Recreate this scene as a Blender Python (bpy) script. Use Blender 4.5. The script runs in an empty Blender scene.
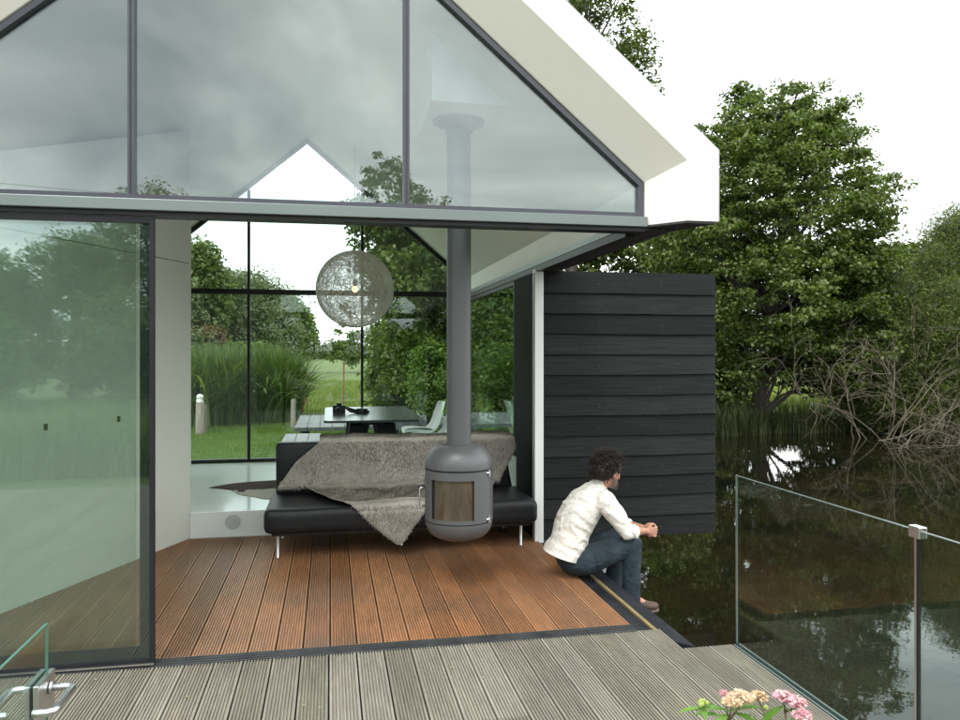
import bpy, math, random
import numpy as np
from mathutils import Vector, Matrix, Euler
sc = bpy.context.scene
COL = sc.collection
RNG = random.Random(7)
NR = np.random.default_rng(11)
PI = math.pi

# ------------------------------------------------------------------ camera frame (used only to size things)
F_PX, YAW, EYE = 765.0, math.radians(11.1), 1.65
SY, CY = math.sin(YAW), math.cos(YAW)
def ray(px):
    u = (px-480)/F_PX
    return SY+CY*u, CY-SY*u
def onY(px, py, Y):
    dx, dy = ray(px); t = Y/dy
    return Vector((t*dx, Y, EYE+t*(352-py)/F_PX))
def at(px, py, t):
    dx, dy = ray(px)
    return Vector((t*dx, t*dy, EYE+t*(352-py)/F_PX))

# ------------------------------------------------------------------ tagging and mesh helpers
ORG = {}
def tag(o, label=None, cat=None, group=None, kind=None):
    if label: o['label'] = label
    if cat: o['category'] = cat
    if group: o['group'] = group
    if kind: o['kind'] = kind
    return o
def thing(name, label, cat, loc=(0,0,0), group=None):
    o = bpy.data.objects.new(name, None); COL.objects.link(o)
    o.location = loc; o.empty_display_size = .2
    ORG[o.name] = Vector(loc)
    return tag(o, label, cat, group)

class MB:
    def __init__(s): s.v=[]; s.f=[]; s.m=[]
    def add(s, vs, fs, mi=0):
        b=len(s.v); s.v += [tuple(p) for p in vs]
        s.f += [tuple(b+i for i in f) for f in fs]; s.m += [mi]*len(fs); return s
    def box(s, x0,x1,y0,y1,z0,z1, mi=0):
        return s.add([(x0,y0,z0),(x1,y0,z0),(x1,y1,z0),(x0,y1,z0),(x0,y0,z1),(x1,y0,z1),(x1,y1,z1),(x0,y1,z1)],
            [(0,3,2,1),(4,5,6,7),(0,1,5,4),(1,2,6,5),(2,3,7,6),(3,0,4,7)], mi)
    def prism(s, pts, d, mi=0):
        """closed polygon (3D points) extruded by vector d"""
        n=len(pts); d=Vector(d); P=[Vector(p) for p in pts]
        return s.add(P+[p+d for p in P], [tuple(range(n))[::-1], tuple(range(n,2*n))]+[(i,(i+1)%n,n+(i+1)%n,n+i) for i in range(n)], mi)
    def tube(s, pts, rad, seg=10, cap=True, mi=0, sq=None):
        P=[Vector(p) for p in pts]; n=len(P)
        if not hasattr(rad,'__len__'): rad=[rad]*n
        vs=[]; up=None
        for i in range(n):
            t=(P[min(i+1,n-1)]-P[max(i-1,0)]).normalized()
            if up is None: up=Vector((0,0,1)) if abs(t.z)<.9 else Vector((0,1,0))
            a=t.cross(up)
            if a.length<1e-5: a=t.cross(Vector((1,.3,.2)))
            a.normalize(); b=a.cross(t).normalized(); up=b
            for k in range(seg):
                an=2*PI*k/seg+(PI/seg if seg==4 else 0)
                vs.append(P[i]+(a*math.cos(an)+b*math.sin(an))*rad[i])
        fs=[(i*seg+k,i*seg+(k+1)%seg,(i+1)*seg+(k+1)%seg,(i+1)*seg+k) for i in range(n-1) for k in range(seg)]
        if cap: fs += [tuple(range(seg))[::-1], tuple(range((n-1)*seg,n*seg))]
        return s.add(vs,fs,mi)
    def lathe(s, prof, c, seg=48, mi=0, a0=0, a1=2*PI):
        full = abs(a1-a0-2*PI)<1e-6; m = seg if full else seg+1
        vs=[]
        for r,z in prof:
            for k in range(m):
                a=a0+(a1-a0)*k/seg
                vs.append((c[0]+r*math.cos(a),c[1]+r*math.sin(a),c[2]+z))
        fs=[]
        for i in range(len(prof)-1):
            for k in range(seg):
                k2=(k+1)%m if full else k+1
                fs.append((i*m+k,i*m+k2,(i+1)*m+k2,(i+1)*m+k))
        return s.add(vs,fs,mi)
    def ell(s, c, r, seg=16, rings=10, rot=None, mi=0):
        c=Vector(c); vs=[]
        for i in range(rings+1):
            th=PI*i/rings
            for k in range(seg):
                a=2*PI*k/seg
                p=Vector((r[0]*math.sin(th)*math.cos(a),r[1]*math.sin(th)*math.sin(a),r[2]*math.cos(th)))
                if rot is not None: p=rot@p
                vs.append(c+p)
        fs=[(i*seg+k,(i+1)*seg+k,(i+1)*seg+(k+1)%seg,i*seg+(k+1)%seg) for i in range(rings) for k in range(seg)]
        return s.add(vs,fs,mi)
    def build(s, name, mat, parent=None, smooth=False, angle=40, bevel=0, label=None, kind=None):
        me=bpy.data.meshes.new(name)
        off = ORG[parent.name] if parent is not None else Vector((0,0,0))
        me.from_pydata([ (p[0]-off.x,p[1]-off.y,p[2]-off.z) for p in s.v],[],s.f)
        mats = mat if isinstance(mat,(list,tuple)) else [mat]
        for m in mats: me.materials.append(m)
        if len(mats)>1: me.polygons.foreach_set('material_index', s.m)
        if smooth:
            me.polygons.foreach_set('use_smooth',[True]*len(me.polygons))
            if angle<180: me.set_sharp_from_angle(angle=math.radians(angle))
        me.update()
        o=bpy.data.objects.new(name,me); COL.objects.link(o)
        if parent is not None: o.parent=parent
        ORG[o.name]=off.copy()
        if bevel:
            b=o.modifiers.new('bevel','BEVEL'); b.width=bevel; b.segments=2; b.limit_method='ANGLE'; b.angle_limit=math.radians(40)
        if label: o['label']=label
        if kind: o['kind']=kind
        return o
def np_mesh(name, V, Fq, mat, parent=None, smooth=False, kind=None):
    """V (n,3) float array, Fq (m,k) int array with k=3 or 4"""
    off = ORG[parent.name] if parent is not None else Vector((0,0,0))
    V = np.asarray(V,dtype=np.float32)-np.array(off,dtype=np.float32)
    me=bpy.data.meshes.new(name); k=Fq.shape[1]; m=Fq.shape[0]
    me.vertices.add(len(V)); me.vertices.foreach_set('co',V.ravel())
    me.loops.add(m*k); me.loops.foreach_set('vertex_index',Fq.astype(np.int32).ravel())
    me.polygons.add(m); me.polygons.foreach_set('loop_start',np.arange(0,m*k,k,dtype=np.int32))
    if smooth: me.polygons.foreach_set('use_smooth',np.ones(m,dtype=bool))
    me.update(calc_edges=True); me.validate()
    me.materials.append(mat)
    o=bpy.data.objects.new(name,me); COL.objects.link(o)
    if parent is not None: o.parent=parent
    ORG[o.name]=off.copy()
    if kind: o['kind']=kind
    return o

# ------------------------------------------------------------------ materials
def new_mat(name):
    m=bpy.data.materials.new(name); m.use_nodes=True
    nt=m.node_tree; nt.nodes.clear()
    out=nt.nodes.new('ShaderNodeOutputMaterial'); return m,nt,out
def N(nt,t,**kw):
    n=nt.nodes.new(t)
    for k,v in kw.items(): setattr(n,k,v)
    return n
def ramp(nt, fac, stops):
    r=N(nt,'ShaderNodeValToRGB'); e=r.color_ramp.elements
    while len(e)<len(stops): e.new(.5)
    for el,(p,c) in zip(e,stops): el.position=p; el.color=(*c,1)
    nt.links.new(fac,r.inputs[0]); return r.outputs[0]
def noise(nt, scale=5, detail=4, stretch=(1,1,1), rough=.55, dist=0, coord='Object'):
    tc=N(nt,'ShaderNodeTexCoord'); mp=N(nt,'ShaderNodeMapping'); mp.inputs['Scale'].default_value=stretch
    no=N(nt,'ShaderNodeTexNoise'); no.inputs['Scale'].default_value=scale; no.inputs['Detail'].default_value=detail
    no.inputs['Roughness'].default_value=rough; no.inputs['Distortion'].default_value=dist
    nt.links.new(tc.outputs[coord],mp.inputs[0]); nt.links.new(mp.outputs[0],no.inputs['Vector'])
    return no.outputs['Fac']
def mixc(nt, fac, a, b, mode='MIX'):
    m=N(nt,'ShaderNodeMix',data_type='RGBA',blend_type=mode)
    for s,v in ((m.inputs[0],fac),(m.inputs[6],a),(m.inputs[7],b)):
        if isinstance(v,(int,float)): s.default_value=v
        elif isinstance(v,tuple): s.default_value=(*v,1)
        else: nt.links.new(v,s)
    return m.outputs[2]
def bump(nt, h, strength=.3, dist=.01):
    b=N(nt,'ShaderNodeBump'); b.inputs['Strength'].default_value=strength; b.inputs['Distance'].default_value=dist
    nt.links.new(h,b.inputs['Height']); return b.outputs[0]
def pmat(name, color, rough=.5, metal=0, var=.12, vscale=4, bmp=0, bscale=60, stretch=(1,1,1), spec=.5, coat=0, bdist=.003):
    m,nt,out=new_mat(name); p=N(nt,'ShaderNodeBsdfPrincipled'); nt.links.new(p.outputs[0],out.inputs[0])
    n=noise(nt,vscale,5,stretch)
    lo=tuple(c*(1-var) for c in color); hi=tuple(min(1,c*(1+var)) for c in color)
    nt.links.new(ramp(nt,n,[(.3,lo),(.7,hi)]),p.inputs['Base Color'])
    p.inputs['Roughness'].default_value=rough; p.inputs['Metallic'].default_value=metal
    p.inputs['Specular IOR Level'].default_value=spec
    if coat: p.inputs['Coat Weight'].default_value=coat
    if bmp: nt.links.new(bump(nt,noise(nt,bscale,4,stretch),bmp,bdist),p.inputs['Normal'])
    return m
def glass_mat(name, tint, base=.05, edge=.6, rough=0, gcol=(.93,.985,.99)):
    """thin architectural glass: tinted see-through with a Schlick mirror part"""
    m,nt,out=new_mat(name)
    tr=N(nt,'ShaderNodeBsdfTransparent'); tr.inputs[0].default_value=(*tint,1)
    gl=N(nt,'ShaderNodeBsdfGlossy'); gl.inputs['Roughness'].default_value=rough; gl.inputs['Color'].default_value=(*gcol,1)
    lw=N(nt,'ShaderNodeLayerWeight'); lw.inputs[0].default_value=.5
    pw=N(nt,'ShaderNodeMath',operation='POWER'); pw.inputs[1].default_value=4.0
    nt.links.new(lw.outputs['Facing'],pw.inputs[0])
    ma=N(nt,'ShaderNodeMath',operation='MULTIPLY_ADD'); ma.inputs[1].default_value=edge; ma.inputs[2].default_value=base
    nt.links.new(pw.outputs[0],ma.inputs[0])
    mx=N(nt,'ShaderNodeMixShader'); nt.links.new(ma.outputs[0],mx.inputs[0])
    nt.links.new(tr.outputs[0],mx.inputs[1]); nt.links.new(gl.outputs[0],mx.inputs[2])
    nt.links.new(mx.outputs[0],out.inputs[0]); return m
def wood_mat(name, cols, rough=.6, grey=None, axis='Y'):
    """planks: a tone for each board (mesh island), long streaks, blotches"""
    m,nt,out=new_mat(name); p=N(nt,'ShaderNodeBsdfPrincipled'); nt.links.new(p.outputs[0],out.inputs[0])
    g=N(nt,'ShaderNodeNewGeometry')
    c=ramp(nt,g.outputs['Random Per Island'],[(i/(len(cols)-1),q) for i,q in enumerate(cols)])
    st=(1,.06,1) if axis=='Y' else (.06,1,1)
    s=noise(nt,70,5,st,.6)
    c=mixc(nt,.55,c,ramp(nt,s,[(.3,(.45,.45,.45)),(.7,(1.35,1.35,1.35))]),'MULTIPLY')
    b=noise(nt,2.2,6,(1,.45,1),.65)
    c=mixc(nt,.6,c,ramp(nt,b,[(.3,(.6,.6,.62)),(.7,(1.25,1.22,1.2))]),'MULTIPLY')
    if grey:
        w=noise(nt,1.1,5,(1,.8,1),.6)
        c=mixc(nt,ramp(nt,w,[(.45,(0,0,0)),(.7,(.6,.6,.6))]),c,grey)
    sp=noise(nt,120,2,(1,1,1),.5)
    c=mixc(nt,ramp(nt,sp,[(.70,(0,0,0)),(.76,(.5,.5,.5))]),c,(.42,.40,.36))
    nt.links.new(c,p.inputs['Base Color']); p.inputs['Roughness'].default_value=rough
    nt.links.new(bump(nt,s,.5,.002),p.inputs['Normal']); return m
def leaf_mat(name, stops, trans=.3, rough=.5):
    m,nt,out=new_mat(name)
    g=N(nt,'ShaderNodeNewGeometry')
    c=ramp(nt,g.outputs['Random Per Island'],stops)
    n=noise(nt,.9,3); c=mixc(nt,.5,c,ramp(nt,n,[(.35,(.65,.7,.6)),(.65,(1.3,1.25,1.2))]),'MULTIPLY')
    p=N(nt,'ShaderNodeBsdfPrincipled'); nt.links.new(c,p.inputs['Base Color']); p.inputs['Roughness'].default_value=rough
    p.inputs['Specular IOR Level'].default_value=.35
    t=N(nt,'ShaderNodeBsdfTranslucent')
    nt.links.new(mixc(nt,1.0,c,(1.3,1.5,.6),'MULTIPLY'),t.inputs[0])
    mx=N(nt,'ShaderNodeMixShader'); mx.inputs[0].default_value=trans
    nt.links.new(p.outputs[0],mx.inputs[1]); nt.links.new(t.outputs[0],mx.inputs[2]); nt.links.new(mx.outputs[0],out.inputs[0])
    return m
M={}
M['white']=pmat('white_paint',(.80,.80,.78),.45,var=.03,vscale=1.5,bmp=.05,bscale=150)
M['ceiling']=pmat('ceiling_paint',(.70,.685,.62),.6,var=.03,vscale=1.2)
M['wall']=pmat('wall_paint',(.66,.65,.60),.6,var=.035,vscale=1.4,bmp=.08,bscale=90)
M['roofing']=pmat('roof_membrane',(.42,.43,.42),.6)
M['darksoffit']=pmat('dark_soffit',(.035,.032,.035),.5,var=.3,vscale=12,stretch=(1,.1,1))
M['alu']=pmat('grey_green_aluminium',(.16,.19,.18),.38,.35,var=.07,vscale=3,stretch=(.4,1,1))
M['frame']=pmat('anthracite_frame',(.013,.014,.017),.5,0,spec=.25,var=.15,vscale=6)
M['gframe']=pmat('grey_gable_frame',(.050,.052,.066),.35,.1,var=.12,vscale=6)
M['matte']=pmat('matte_black_lining',(.010,.010,.010),.7,var=.3,spec=.12)
M['black']=pmat('black_frame',(.010,.011,.012),.42,var=.2,spec=.3)
M['floor']=pmat('glossy_floor',(.80,.84,.84),.16,var=.03,vscale=1.2,coat=.3)
M['white_gloss']=pmat('white_step',(.72,.74,.72),.35,var=.02)
M['steel']=pmat('brushed_steel',(.62,.62,.62),.28,1,var=.08,vscale=30,stretch=(1,1,.1))
M['stove']=pmat('stove_enamel',(.095,.098,.10),.42,.15,var=.06,vscale=5,bmp=.05,bscale=300)
M['flue']=pmat('flue_enamel',(.095,.096,.098),.45,.1,var=.06,vscale=3,stretch=(1,1,.3))
M['leather']=pmat('black_leather',(.012,.013,.0145),.42,var=.25,vscale=5,bmp=.25,bscale=180,spec=.3)
M['tabletop']=pmat('dark_table_top',(.035,.05,.05),.22,var=.2,vscale=6,stretch=(1,.2,1))
M['shell']=pmat('white_shell',(.72,.75,.72),.35,var=.02)
M['plank']=pmat('pale_bench_plank',(.46,.48,.47),.45,var=.25,vscale=25,stretch=(1,.08,1))
M['glass']=glass_mat('clear_glass',(.90,.96,.93),.05,.5)
M['gable_glass']=glass_mat('coated_gable_glass',(.81,.855,.855),.088,.6)
M['door_glass']=glass_mat('green_door_glass',(.85,.915,.885),.088,.5,.012)
M['side_glass']=glass_mat('side_glass',(.80,.93,.84),.07,.5)
M['rail_glass']=glass_mat('balustrade_glass',(.90,.96,.93),.025,.5)
M['glass_edge']=pmat('glass_edge',(.07,.17,.13),.35,var=.1,spec=.2)
M['brown']=wood_mat('brown_deck_wood',[(.26,.128,.060),(.39,.185,.082),(.31,.146,.066),(.44,.220,.102),(.28,.142,.076),(.37,.168,.072)],.48,grey=(.17,.125,.085))
M['grey']=wood_mat('grey_deck_wood',[(.205,.184,.138),(.278,.254,.202),(.228,.207,.158),(.315,.290,.236),(.205,.181,.14)],.7)
M['char']=None
def cladding():
    m,nt,out=new_mat('black_stained_cladding'); p=N(nt,'ShaderNodeBsdfPrincipled'); nt.links.new(p.outputs[0],out.inputs[0])
    g=N(nt,'ShaderNodeNewGeometry'); c=ramp(nt,g.outputs['Random Per Island'],[(0,(.009,.0098,.010)),(.5,(.014,.0155,.0155)),(1,(.021,.0225,.022))])
    s=noise(nt,60,6,(.05,1,1),.65,.4); c=mixc(nt,.8,c,ramp(nt,s,[(.3,(.5,.5,.5)),(.7,(1.5,1.5,1.5))]),'MULTIPLY')
    sp=noise(nt,55,1); c=mixc(nt,ramp(nt,sp,[(.74,(0,0,0)),(.78,(.6,.6,.6))]),c,(.08,.085,.085))
    nt.links.new(c,p.inputs['Base Color']); p.inputs['Roughness'].default_value=.65; p.inputs['Specular IOR Level'].default_value=.14
    nt.links.new(bump(nt,s,.7,.003),p.inputs['Normal']); return m
M['char']=cladding()
def fur_mat(name,lo,mid,hi):
    m,nt,out=new_mat(name); p=N(nt,'ShaderNodeBsdfPrincipled'); nt.links.new(p.outputs[0],out.inputs[0])
    n=noise(nt,4.5,6,(1,1,1),.7,1.2); c=ramp(nt,n,[(.30,lo),(.5,mid),(.72,hi)])
    g=N(nt,'ShaderNodeNewGeometry'); c=mixc(nt,.7,c,ramp(nt,g.outputs['Random Per Island'],[(0,(.72,.72,.72)),(1,(1.22,1.22,1.22))]),'MULTIPLY')
    nt.links.new(c,p.inputs['Base Color']); p.inputs['Roughness'].default_value=.75; return m
M['fur']=fur_mat('taupe_fur',(.058,.052,.045),(.19,.172,.150),(.36,.335,.305))
M['hide']=pmat('hide_underside',(.42,.38,.32),.8)

# ------------------------------------------------------------------ world, sun, camera
def make_world():
    w=bpy.data.worlds.new('World'); sc.world=w; w.use_nodes=True; nt=w.node_tree; nt.nodes.clear()
    out=N(nt,'ShaderNodeOutputWorld'); bg=N(nt,'ShaderNodeBackground'); nt.links.new(bg.outputs[0],out.inputs[0])
    sky=N(nt,'ShaderNodeTexSky',sky_type='NISHITA',sun_disc=False,sun_elevation=math.radians(52),sun_rotation=math.radians(205))
    tc=N(nt,'ShaderNodeTexCoord'); sep=N(nt,'ShaderNodeSeparateXYZ'); nt.links.new(tc.outputs['Generated'],sep.inputs[0])
    za=N(nt,'ShaderNodeMath',operation='MAXIMUM'); za.inputs[1].default_value=0; nt.links.new(sep.outputs['Z'],za.inputs[0])
    zb=N(nt,'ShaderNodeMath',operation='ADD'); zb.inputs[1].default_value=.22; nt.links.new(za.outputs[0],zb.inputs[0])
    dv=N(nt,'ShaderNodeVectorMath',operation='DIVIDE'); cb=N(nt,'ShaderNodeCombineXYZ')
    nt.links.new(zb.outputs[0],cb.inputs[0]); nt.links.new(zb.outputs[0],cb.inputs[1]); cb.inputs[2].default_value=1
    nt.links.new(tc.outputs['Generated'],dv.inputs[0]); nt.links.new(cb.outputs[0],dv.inputs[1])
    no=N(nt,'ShaderNodeTexNoise'); no.inputs['Scale'].default_value=1.15; no.inputs['Detail'].default_value=7; no.inputs['Roughness'].default_value=.55; no.inputs['Distortion'].default_value=.6
    nt.links.new(dv.outputs[0],no.inputs['Vector'])
    c=ramp(nt,no.outputs['Fac'],[(.30,(1.0,1.12,1.26)),(.45,(1.70,1.80,1.88)),(.58,(2.5,2.56,2.56)),(.72,(4.0,4.0,3.9))])
    # overcast: the mean cloud layer is brighter on the sunward/front half of the sky
    vs=N(nt,'ShaderNodeVectorMath',operation='SCALE'); vs.inputs['Scale'].default_value=.10; nt.links.new(sky.outputs[0],vs.inputs[0])
    mx=mixc(nt,.93,vs.outputs[0],c)
    nt.links.new(mx,bg.inputs[0]); bg.inputs[1].default_value=1.0
make_world()
sun=bpy.data.lights.new('sun','SUN'); sun.energy=1.4; sun.angle=math.radians(18); sun.color=(1,.96,.9)
so=bpy.data.objects.new('sun',sun); COL.objects.link(so)
so.rotation_euler=(math.radians(38),0,math.radians(-25))
cam=bpy.data.cameras.new('camera'); cam.sensor_width=36; cam.lens=F_PX/960*36; cam.shift_y=-8/960; cam.clip_end=3000; cam.clip_start=.05
co=bpy.data.objects.new('camera',cam); COL.objects.link(co); co.location=(0,0,EYE); co.rotation_euler=(PI/2,0,-YAW)
sc.camera=co
sc.view_settings.view_transform='Standard'; sc.view_settings.look='None'; sc.view_settings.exposure=.33; sc.view_settings.gamma=1
sc.render.engine='CYCLES'
sc.cycles.transparent_max_bounces=24; sc.cycles.max_bounces=10; sc.cycles.glossy_bounces=6; sc.cycles.diffuse_bounces=4
sc.cycles.use_denoising=True

# ------------------------------------------------------------------ terrain, water
WPOLY=np.array([(1.0,-9),(60,-16),(60,17),(30,19),(17,18.6),(12,19.4),(9,19.6),(6.5,17.5),(4.9,14),(3.6,11),(1.0,9.8)],float)
def wdist(X,Y):
    d=np.full(X.shape,1e9); ins=np.zeros(X.shape,bool); n=len(WPOLY)
    for i in range(n):
        a=WPOLY[i]; b=WPOLY[(i+1)%n]; ab=b-a
        t=np.clip(((X-a[0])*ab[0]+(Y-a[1])*ab[1])/(ab@ab),0,1)
        d=np.minimum(d,np.hypot(X-a[0]-t*ab[0],Y-a[1]-t*ab[1]))
        c=((a[1]>Y)!=(b[1]>Y))&(X<(b[0]-a[0])*(Y-a[1])/(b[1]-a[1]+1e-12)+a[0]); ins^=c
    return np.where(ins,-d,d)
def ground_h(X,Y):
    X=np.asarray(X,float); Y=np.asarray(Y,float); d=wdist(X,Y)
    wob=.12*np.sin(X*1.7+1)*np.cos(Y*1.3)+.06*np.sin(X*5+Y*4)
    s=np.clip((d+.25+wob*2)/1.1,0,1); s=s*s*(3-2*s)
    h=-1.3+1.2*s
    h=h+np.where(d>1,.03*np.sin(X*.6)*np.sin(Y*.5),0)
    inside=(X>-2.9)&(X<2.0)&(Y>3.6)&(Y<10.6)
    return np.where(inside,np.minimum(h,-.3),h)
def terrain():
    g=lambda a,b,n:np.linspace(a,b,n)
    xs=np.unique(np.concatenate([g(-900,-60,16),g(-60,-12,25),g(-12,26,153),g(26,60,35),g(60,900,16)]))
    ys=np.unique(np.concatenate([g(-900,-50,16),g(-50,-10,21),g(-10,32,169),g(32,80,25),g(80,1200,20)]))
    X,Y=np.meshgrid(xs,ys); Z=ground_h(X,Y)
    V=np.stack([X,Y,Z],-1).reshape(-1,3); nx=len(xs); ny=len(ys)
    i=np.arange(ny-1)[:,None]*nx+np.arange(nx-1)[None,:]
    Fq=np.stack([i,i+1,i+nx+1,i+nx],-1).reshape(-1,4)
    m,nt,out=new_mat('meadow_ground'); p=N(nt,'ShaderNodeBsdfPrincipled'); nt.links.new(p.outputs[0],out.inputs[0])
    c=ramp(nt,noise(nt,.35,6,(1,1,1),.6),[(.3,(.085,.125,.028)),(.5,(.120,.160,.038)),(.7,(.165,.185,.055))])
    c=mixc(nt,ramp(nt,noise(nt,9,4),[(.4,(0,0,0)),(.7,(.6,.6,.6))]),c,(.05,.085,.02))
    sp=N(nt,'ShaderNodeSeparateXYZ'); tc=N(nt,'ShaderNodeTexCoord'); nt.links.new(tc.outputs['Object'],sp.inputs[0])
    mr=N(nt,'ShaderNodeMapRange'); mr.inputs[1].default_value=-.42; mr.inputs[2].default_value=-.16; nt.links.new(sp.outputs['Z'],mr.inputs[0])
    c=mixc(nt,mr.outputs[0],(.030,.024,.014),c)
    nt.links.new(c,p.inputs['Base Color']); p.inputs['Roughness'].default_value=.9
    nt.links.new(bump(nt,noise(nt,14,5),.8,.05),p.inputs['Normal'])
    np_mesh('ground',V,Fq,m,None,True,'structure')
terrain()
def water():
    m,nt,out=new_mat('dark_pond_water'); p=N(nt,'ShaderNodeBsdfPrincipled'); nt.links.new(p.outputs[0],out.inputs[0])
    c=ramp(nt,noise(nt,.5,5,(1,1,1),.6),[(.4,(.004,.005,.003)),(.62,(.014,.011,.005)),(.75,(.022,.018,.008))])
    c=mixc(nt,ramp(nt,noise(nt,22,3),[(.74,(0,0,0)),(.77,(1,1,1))]),c,(.07,.07,.03))
    nt.links.new(c,p.inputs['Base Color']); p.inputs['Roughness'].default_value=.015; p.inputs['IOR'].default_value=1.38
    ad=N(nt,'ShaderNodeMath',operation='MULTIPLY_ADD'); ad.inputs[1].default_value=.10; nt.links.new(noise(nt,16,2),ad.inputs[0]); nt.links.new(noise(nt,2.6,3,(1,1,1),.5,.5),ad.inputs[2])
    nt.links.new(bump(nt,ad.outputs[0],.04,.03),p.inputs['Normal'])
    MB().add([(.9,-30,-.46),(90,-30,-.46),(90,40,-.46),(.9,40,-.46)],[(0,1,2,3)]).build('water',m,kind='structure')
water()

# ------------------------------------------------------------------ decks
def board(mb, x0, x1, y0, y1, z, th=.028, ng=8, g=.009, shear=0):
    """a grooved deck board running along y with ng grooves milled in its top"""
    w=x1-x0; e=.008; pit=(w-2*e)/ng
    prof=[(x0,z-th),(x0,z-.002),(x0+.002,z)]
    for k in range(ng):
        a=x0+e+k*pit+pit*.20; b=x0+e+(k+1)*pit-pit*.20; d=pit*.10
        prof+=[(a,z),(a+d,z-g),(b-d,z-g),(b,z)]
    prof+=[(x1-.002,z),(x1,z-.002),(x1,z-th)]
    n=len(prof); vs=[(x,y0 - (shear*(x-x0)),zz) for x,zz in prof]+[(x,y1 - (shear*(x-x0)),zz) for x,zz in prof]
    fs=[(i,i+1,n+i+1,n+i) for i in range(n-1)]+[(n-1,0,n,2*n-1)]
    for o in (0,n):   # end caps as quads under each run
        base0,base1=o,o+n-1
        fs.append(tuple(range(o,o+n)) if o==0 else tuple(range(o,o+n))[::-1])
    mb.add(vs,fs)
def wall_y(x):  # where the slanted inner wall crosses x
    return 7.153+(x+1.217)/.447
mb=MB(); P_=.149; x=1.785
while x>-2.6:
    x0=x-P_+.009
    yend=7.14 if x0>-1.22 else min(7.14,wall_y(x)+.03)
    if yend>4.45: board(mb,x0,x,4.365,yend,0)
    x-=P_
mb.build('covered_deck',M['brown'],kind='structure')
mb=MB(); x=2.225; i=0
while x>-4.6:
    x0=x-P_+.0085
    if x>2.04: ytop=3.965; sh=0
    elif x>1.85: ytop=4.22; sh=.9
    else: ytop=4.255; sh=0
    if sh:
        # mitred ends by the water-side ledge
        board(mb,x0,x,-1.5,4.255-.9*(max(x0,1.78)-1.78),0,shear=0) if False else board(mb,x0,x,.62,4.262-1.05*(x0-1.79),0)
        board(mb,x0,x,-1.5,.612,0)
    else:
        if x<1.03: cut=3.362
        elif i%2: cut=1.9
        else: cut=2.4 if i%3 else 1.2
        board(mb,x0,x,cut+.003,ytop,0); board(mb,x0,x,-1.5,cut-.003,0)
    x-=P_; i+=1
mb.build('terrace_deck',M['grey'],kind='structure')
# substructure under both decks
MB().box(-4.5,1.74,-1.45,7.1,-.25,-.05).box(1.7,2.2,-1.45,3.9,-.25,-.05).build('deck_base',M['black'],kind='structure')

# ------------------------------------------------------------------ the house
RX=-.295; XR_IN,XR_OUT=1.83,1.993; XL_IN,XL_OUT=-2.42,-2.583
Y0,YG,YB=3.69,4.30,10.30
house=thing('house','white gabled lake house with glass ends, black side cladding and open corner','house',(RX,7.0,-.05))
def gable_poly(xr,zr,za,zb,y):
    xl=2*RX-xr; return [(xr,y,zb),(xr,y,zr),(RX,y,za),(xl,y,zr),(xl,y,zb)]
GL=(1.83,2.655,4.462); RI=(2.0,2.744,4.695); RO=(2.19,2.81,4.922); SH=(2.02,2.70,4.668)
ZR=2.40
M['ivory']=pmat('roof_rim_paint',(.84,.815,.74),.5,var=.02,vscale=1.5)
def shell(mb,inner,outer,zb,ya,yb):
    """closed gable-shaped shell between two profiles"""
    o=gable_poly(outer[0],outer[1],outer[2],zb,ya); i=gable_poly(inner[0],inner[1],inner[2],zb,ya)
    poly=o+i[::-1]; L=Vector((0,yb-ya,0)); vs=[Vector(p) for p in poly]+[Vector(p)+L for p in poly]; fs=[]
    for k in range(4):
        a,b=k,k+1; c,d=9-(k+1),9-k
        fs.append((a,b,c,d)); fs.append((10+d,10+c,10+b,10+a))
    for k in range(10): fs.append((k,10+k,10+(k+1)%10,(k+1)%10))
    mb.add(vs,fs)
roof=MB(); shell(roof,GL,SH,2.402,4.258,YB+.15)
roof_o=roof.build('roof',M['ivory'],house)
rim=MB(); vs=[]
for prof,y in ((GL,4.256),(RI,4.05),(RO,4.05),(SH,4.50)): vs+=gable_poly(*prof,ZR,y)
fs=[]
for r in range(3):
    for k in range(4): fs.append((r*5+k,(r+1)*5+k,(r+1)*5+k+1,r*5+k+1))
fs+=[(0,15,10,5),(4,9,14,19)]
rim.add(vs,fs).build('roof_rim',M['ivory'],roof_o,label='white flared rim round the front gable')
for s_ in (1,-1):
    f_=lambda x: RX+s_*(x-RX)
    MB().prism([(f_(1.832),4.256,2.388),(f_(1.996),4.062,2.388),(f_(2.182),4.062,2.388),(f_(2.020),4.49,2.388),(f_(2.020),4.261,2.388)],(0,0,.0105)).build('rim_underside',M['darksoffit'],roof_o)
tr_=MB(); shell(tr_,(RO[0]+.001,RO[1]+.0005,RO[2]+.002),(RO[0]+.010,RO[1]+.004,RO[2]+.013),ZR+.001,4.056,4.11); tr_.build('edge_trim',M['roofing'],roof_o)
cv=MB(); shell(cv,(SH[0]+.002,SH[1]+.001,SH[2]+.003),(SH[0]+.014,SH[1]+.006,SH[2]+.018),2.404,4.51,YB+.14); cv.build('roof_covering',M['roofing'],roof_o)
for xa,xb in ((1.832,2.018),(2*RX-2.018,2*RX-1.832)):
    so_=MB()
    for k in range(4):
        w=(xb-xa)/4; so_.box(xa+k*w+.003,xa+(k+1)*w-.003,4.262,YB+.14,2.374,2.394)
    so_.box(xa,xb,4.264,YB+.13,2.3945,2.401)
    so_.build('eaves_soffit',M['darksoffit'],house)
# head rail inside along the right side, pale strip above it
MB().box(1.765,1.829,4.40,10.22,2.352,2.40).build('side_rail',M['black'],house)
MB().box(1.760,1.8285,4.40,10.22,2.402,2.445).build('side_trim',M['alu'],house)
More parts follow.
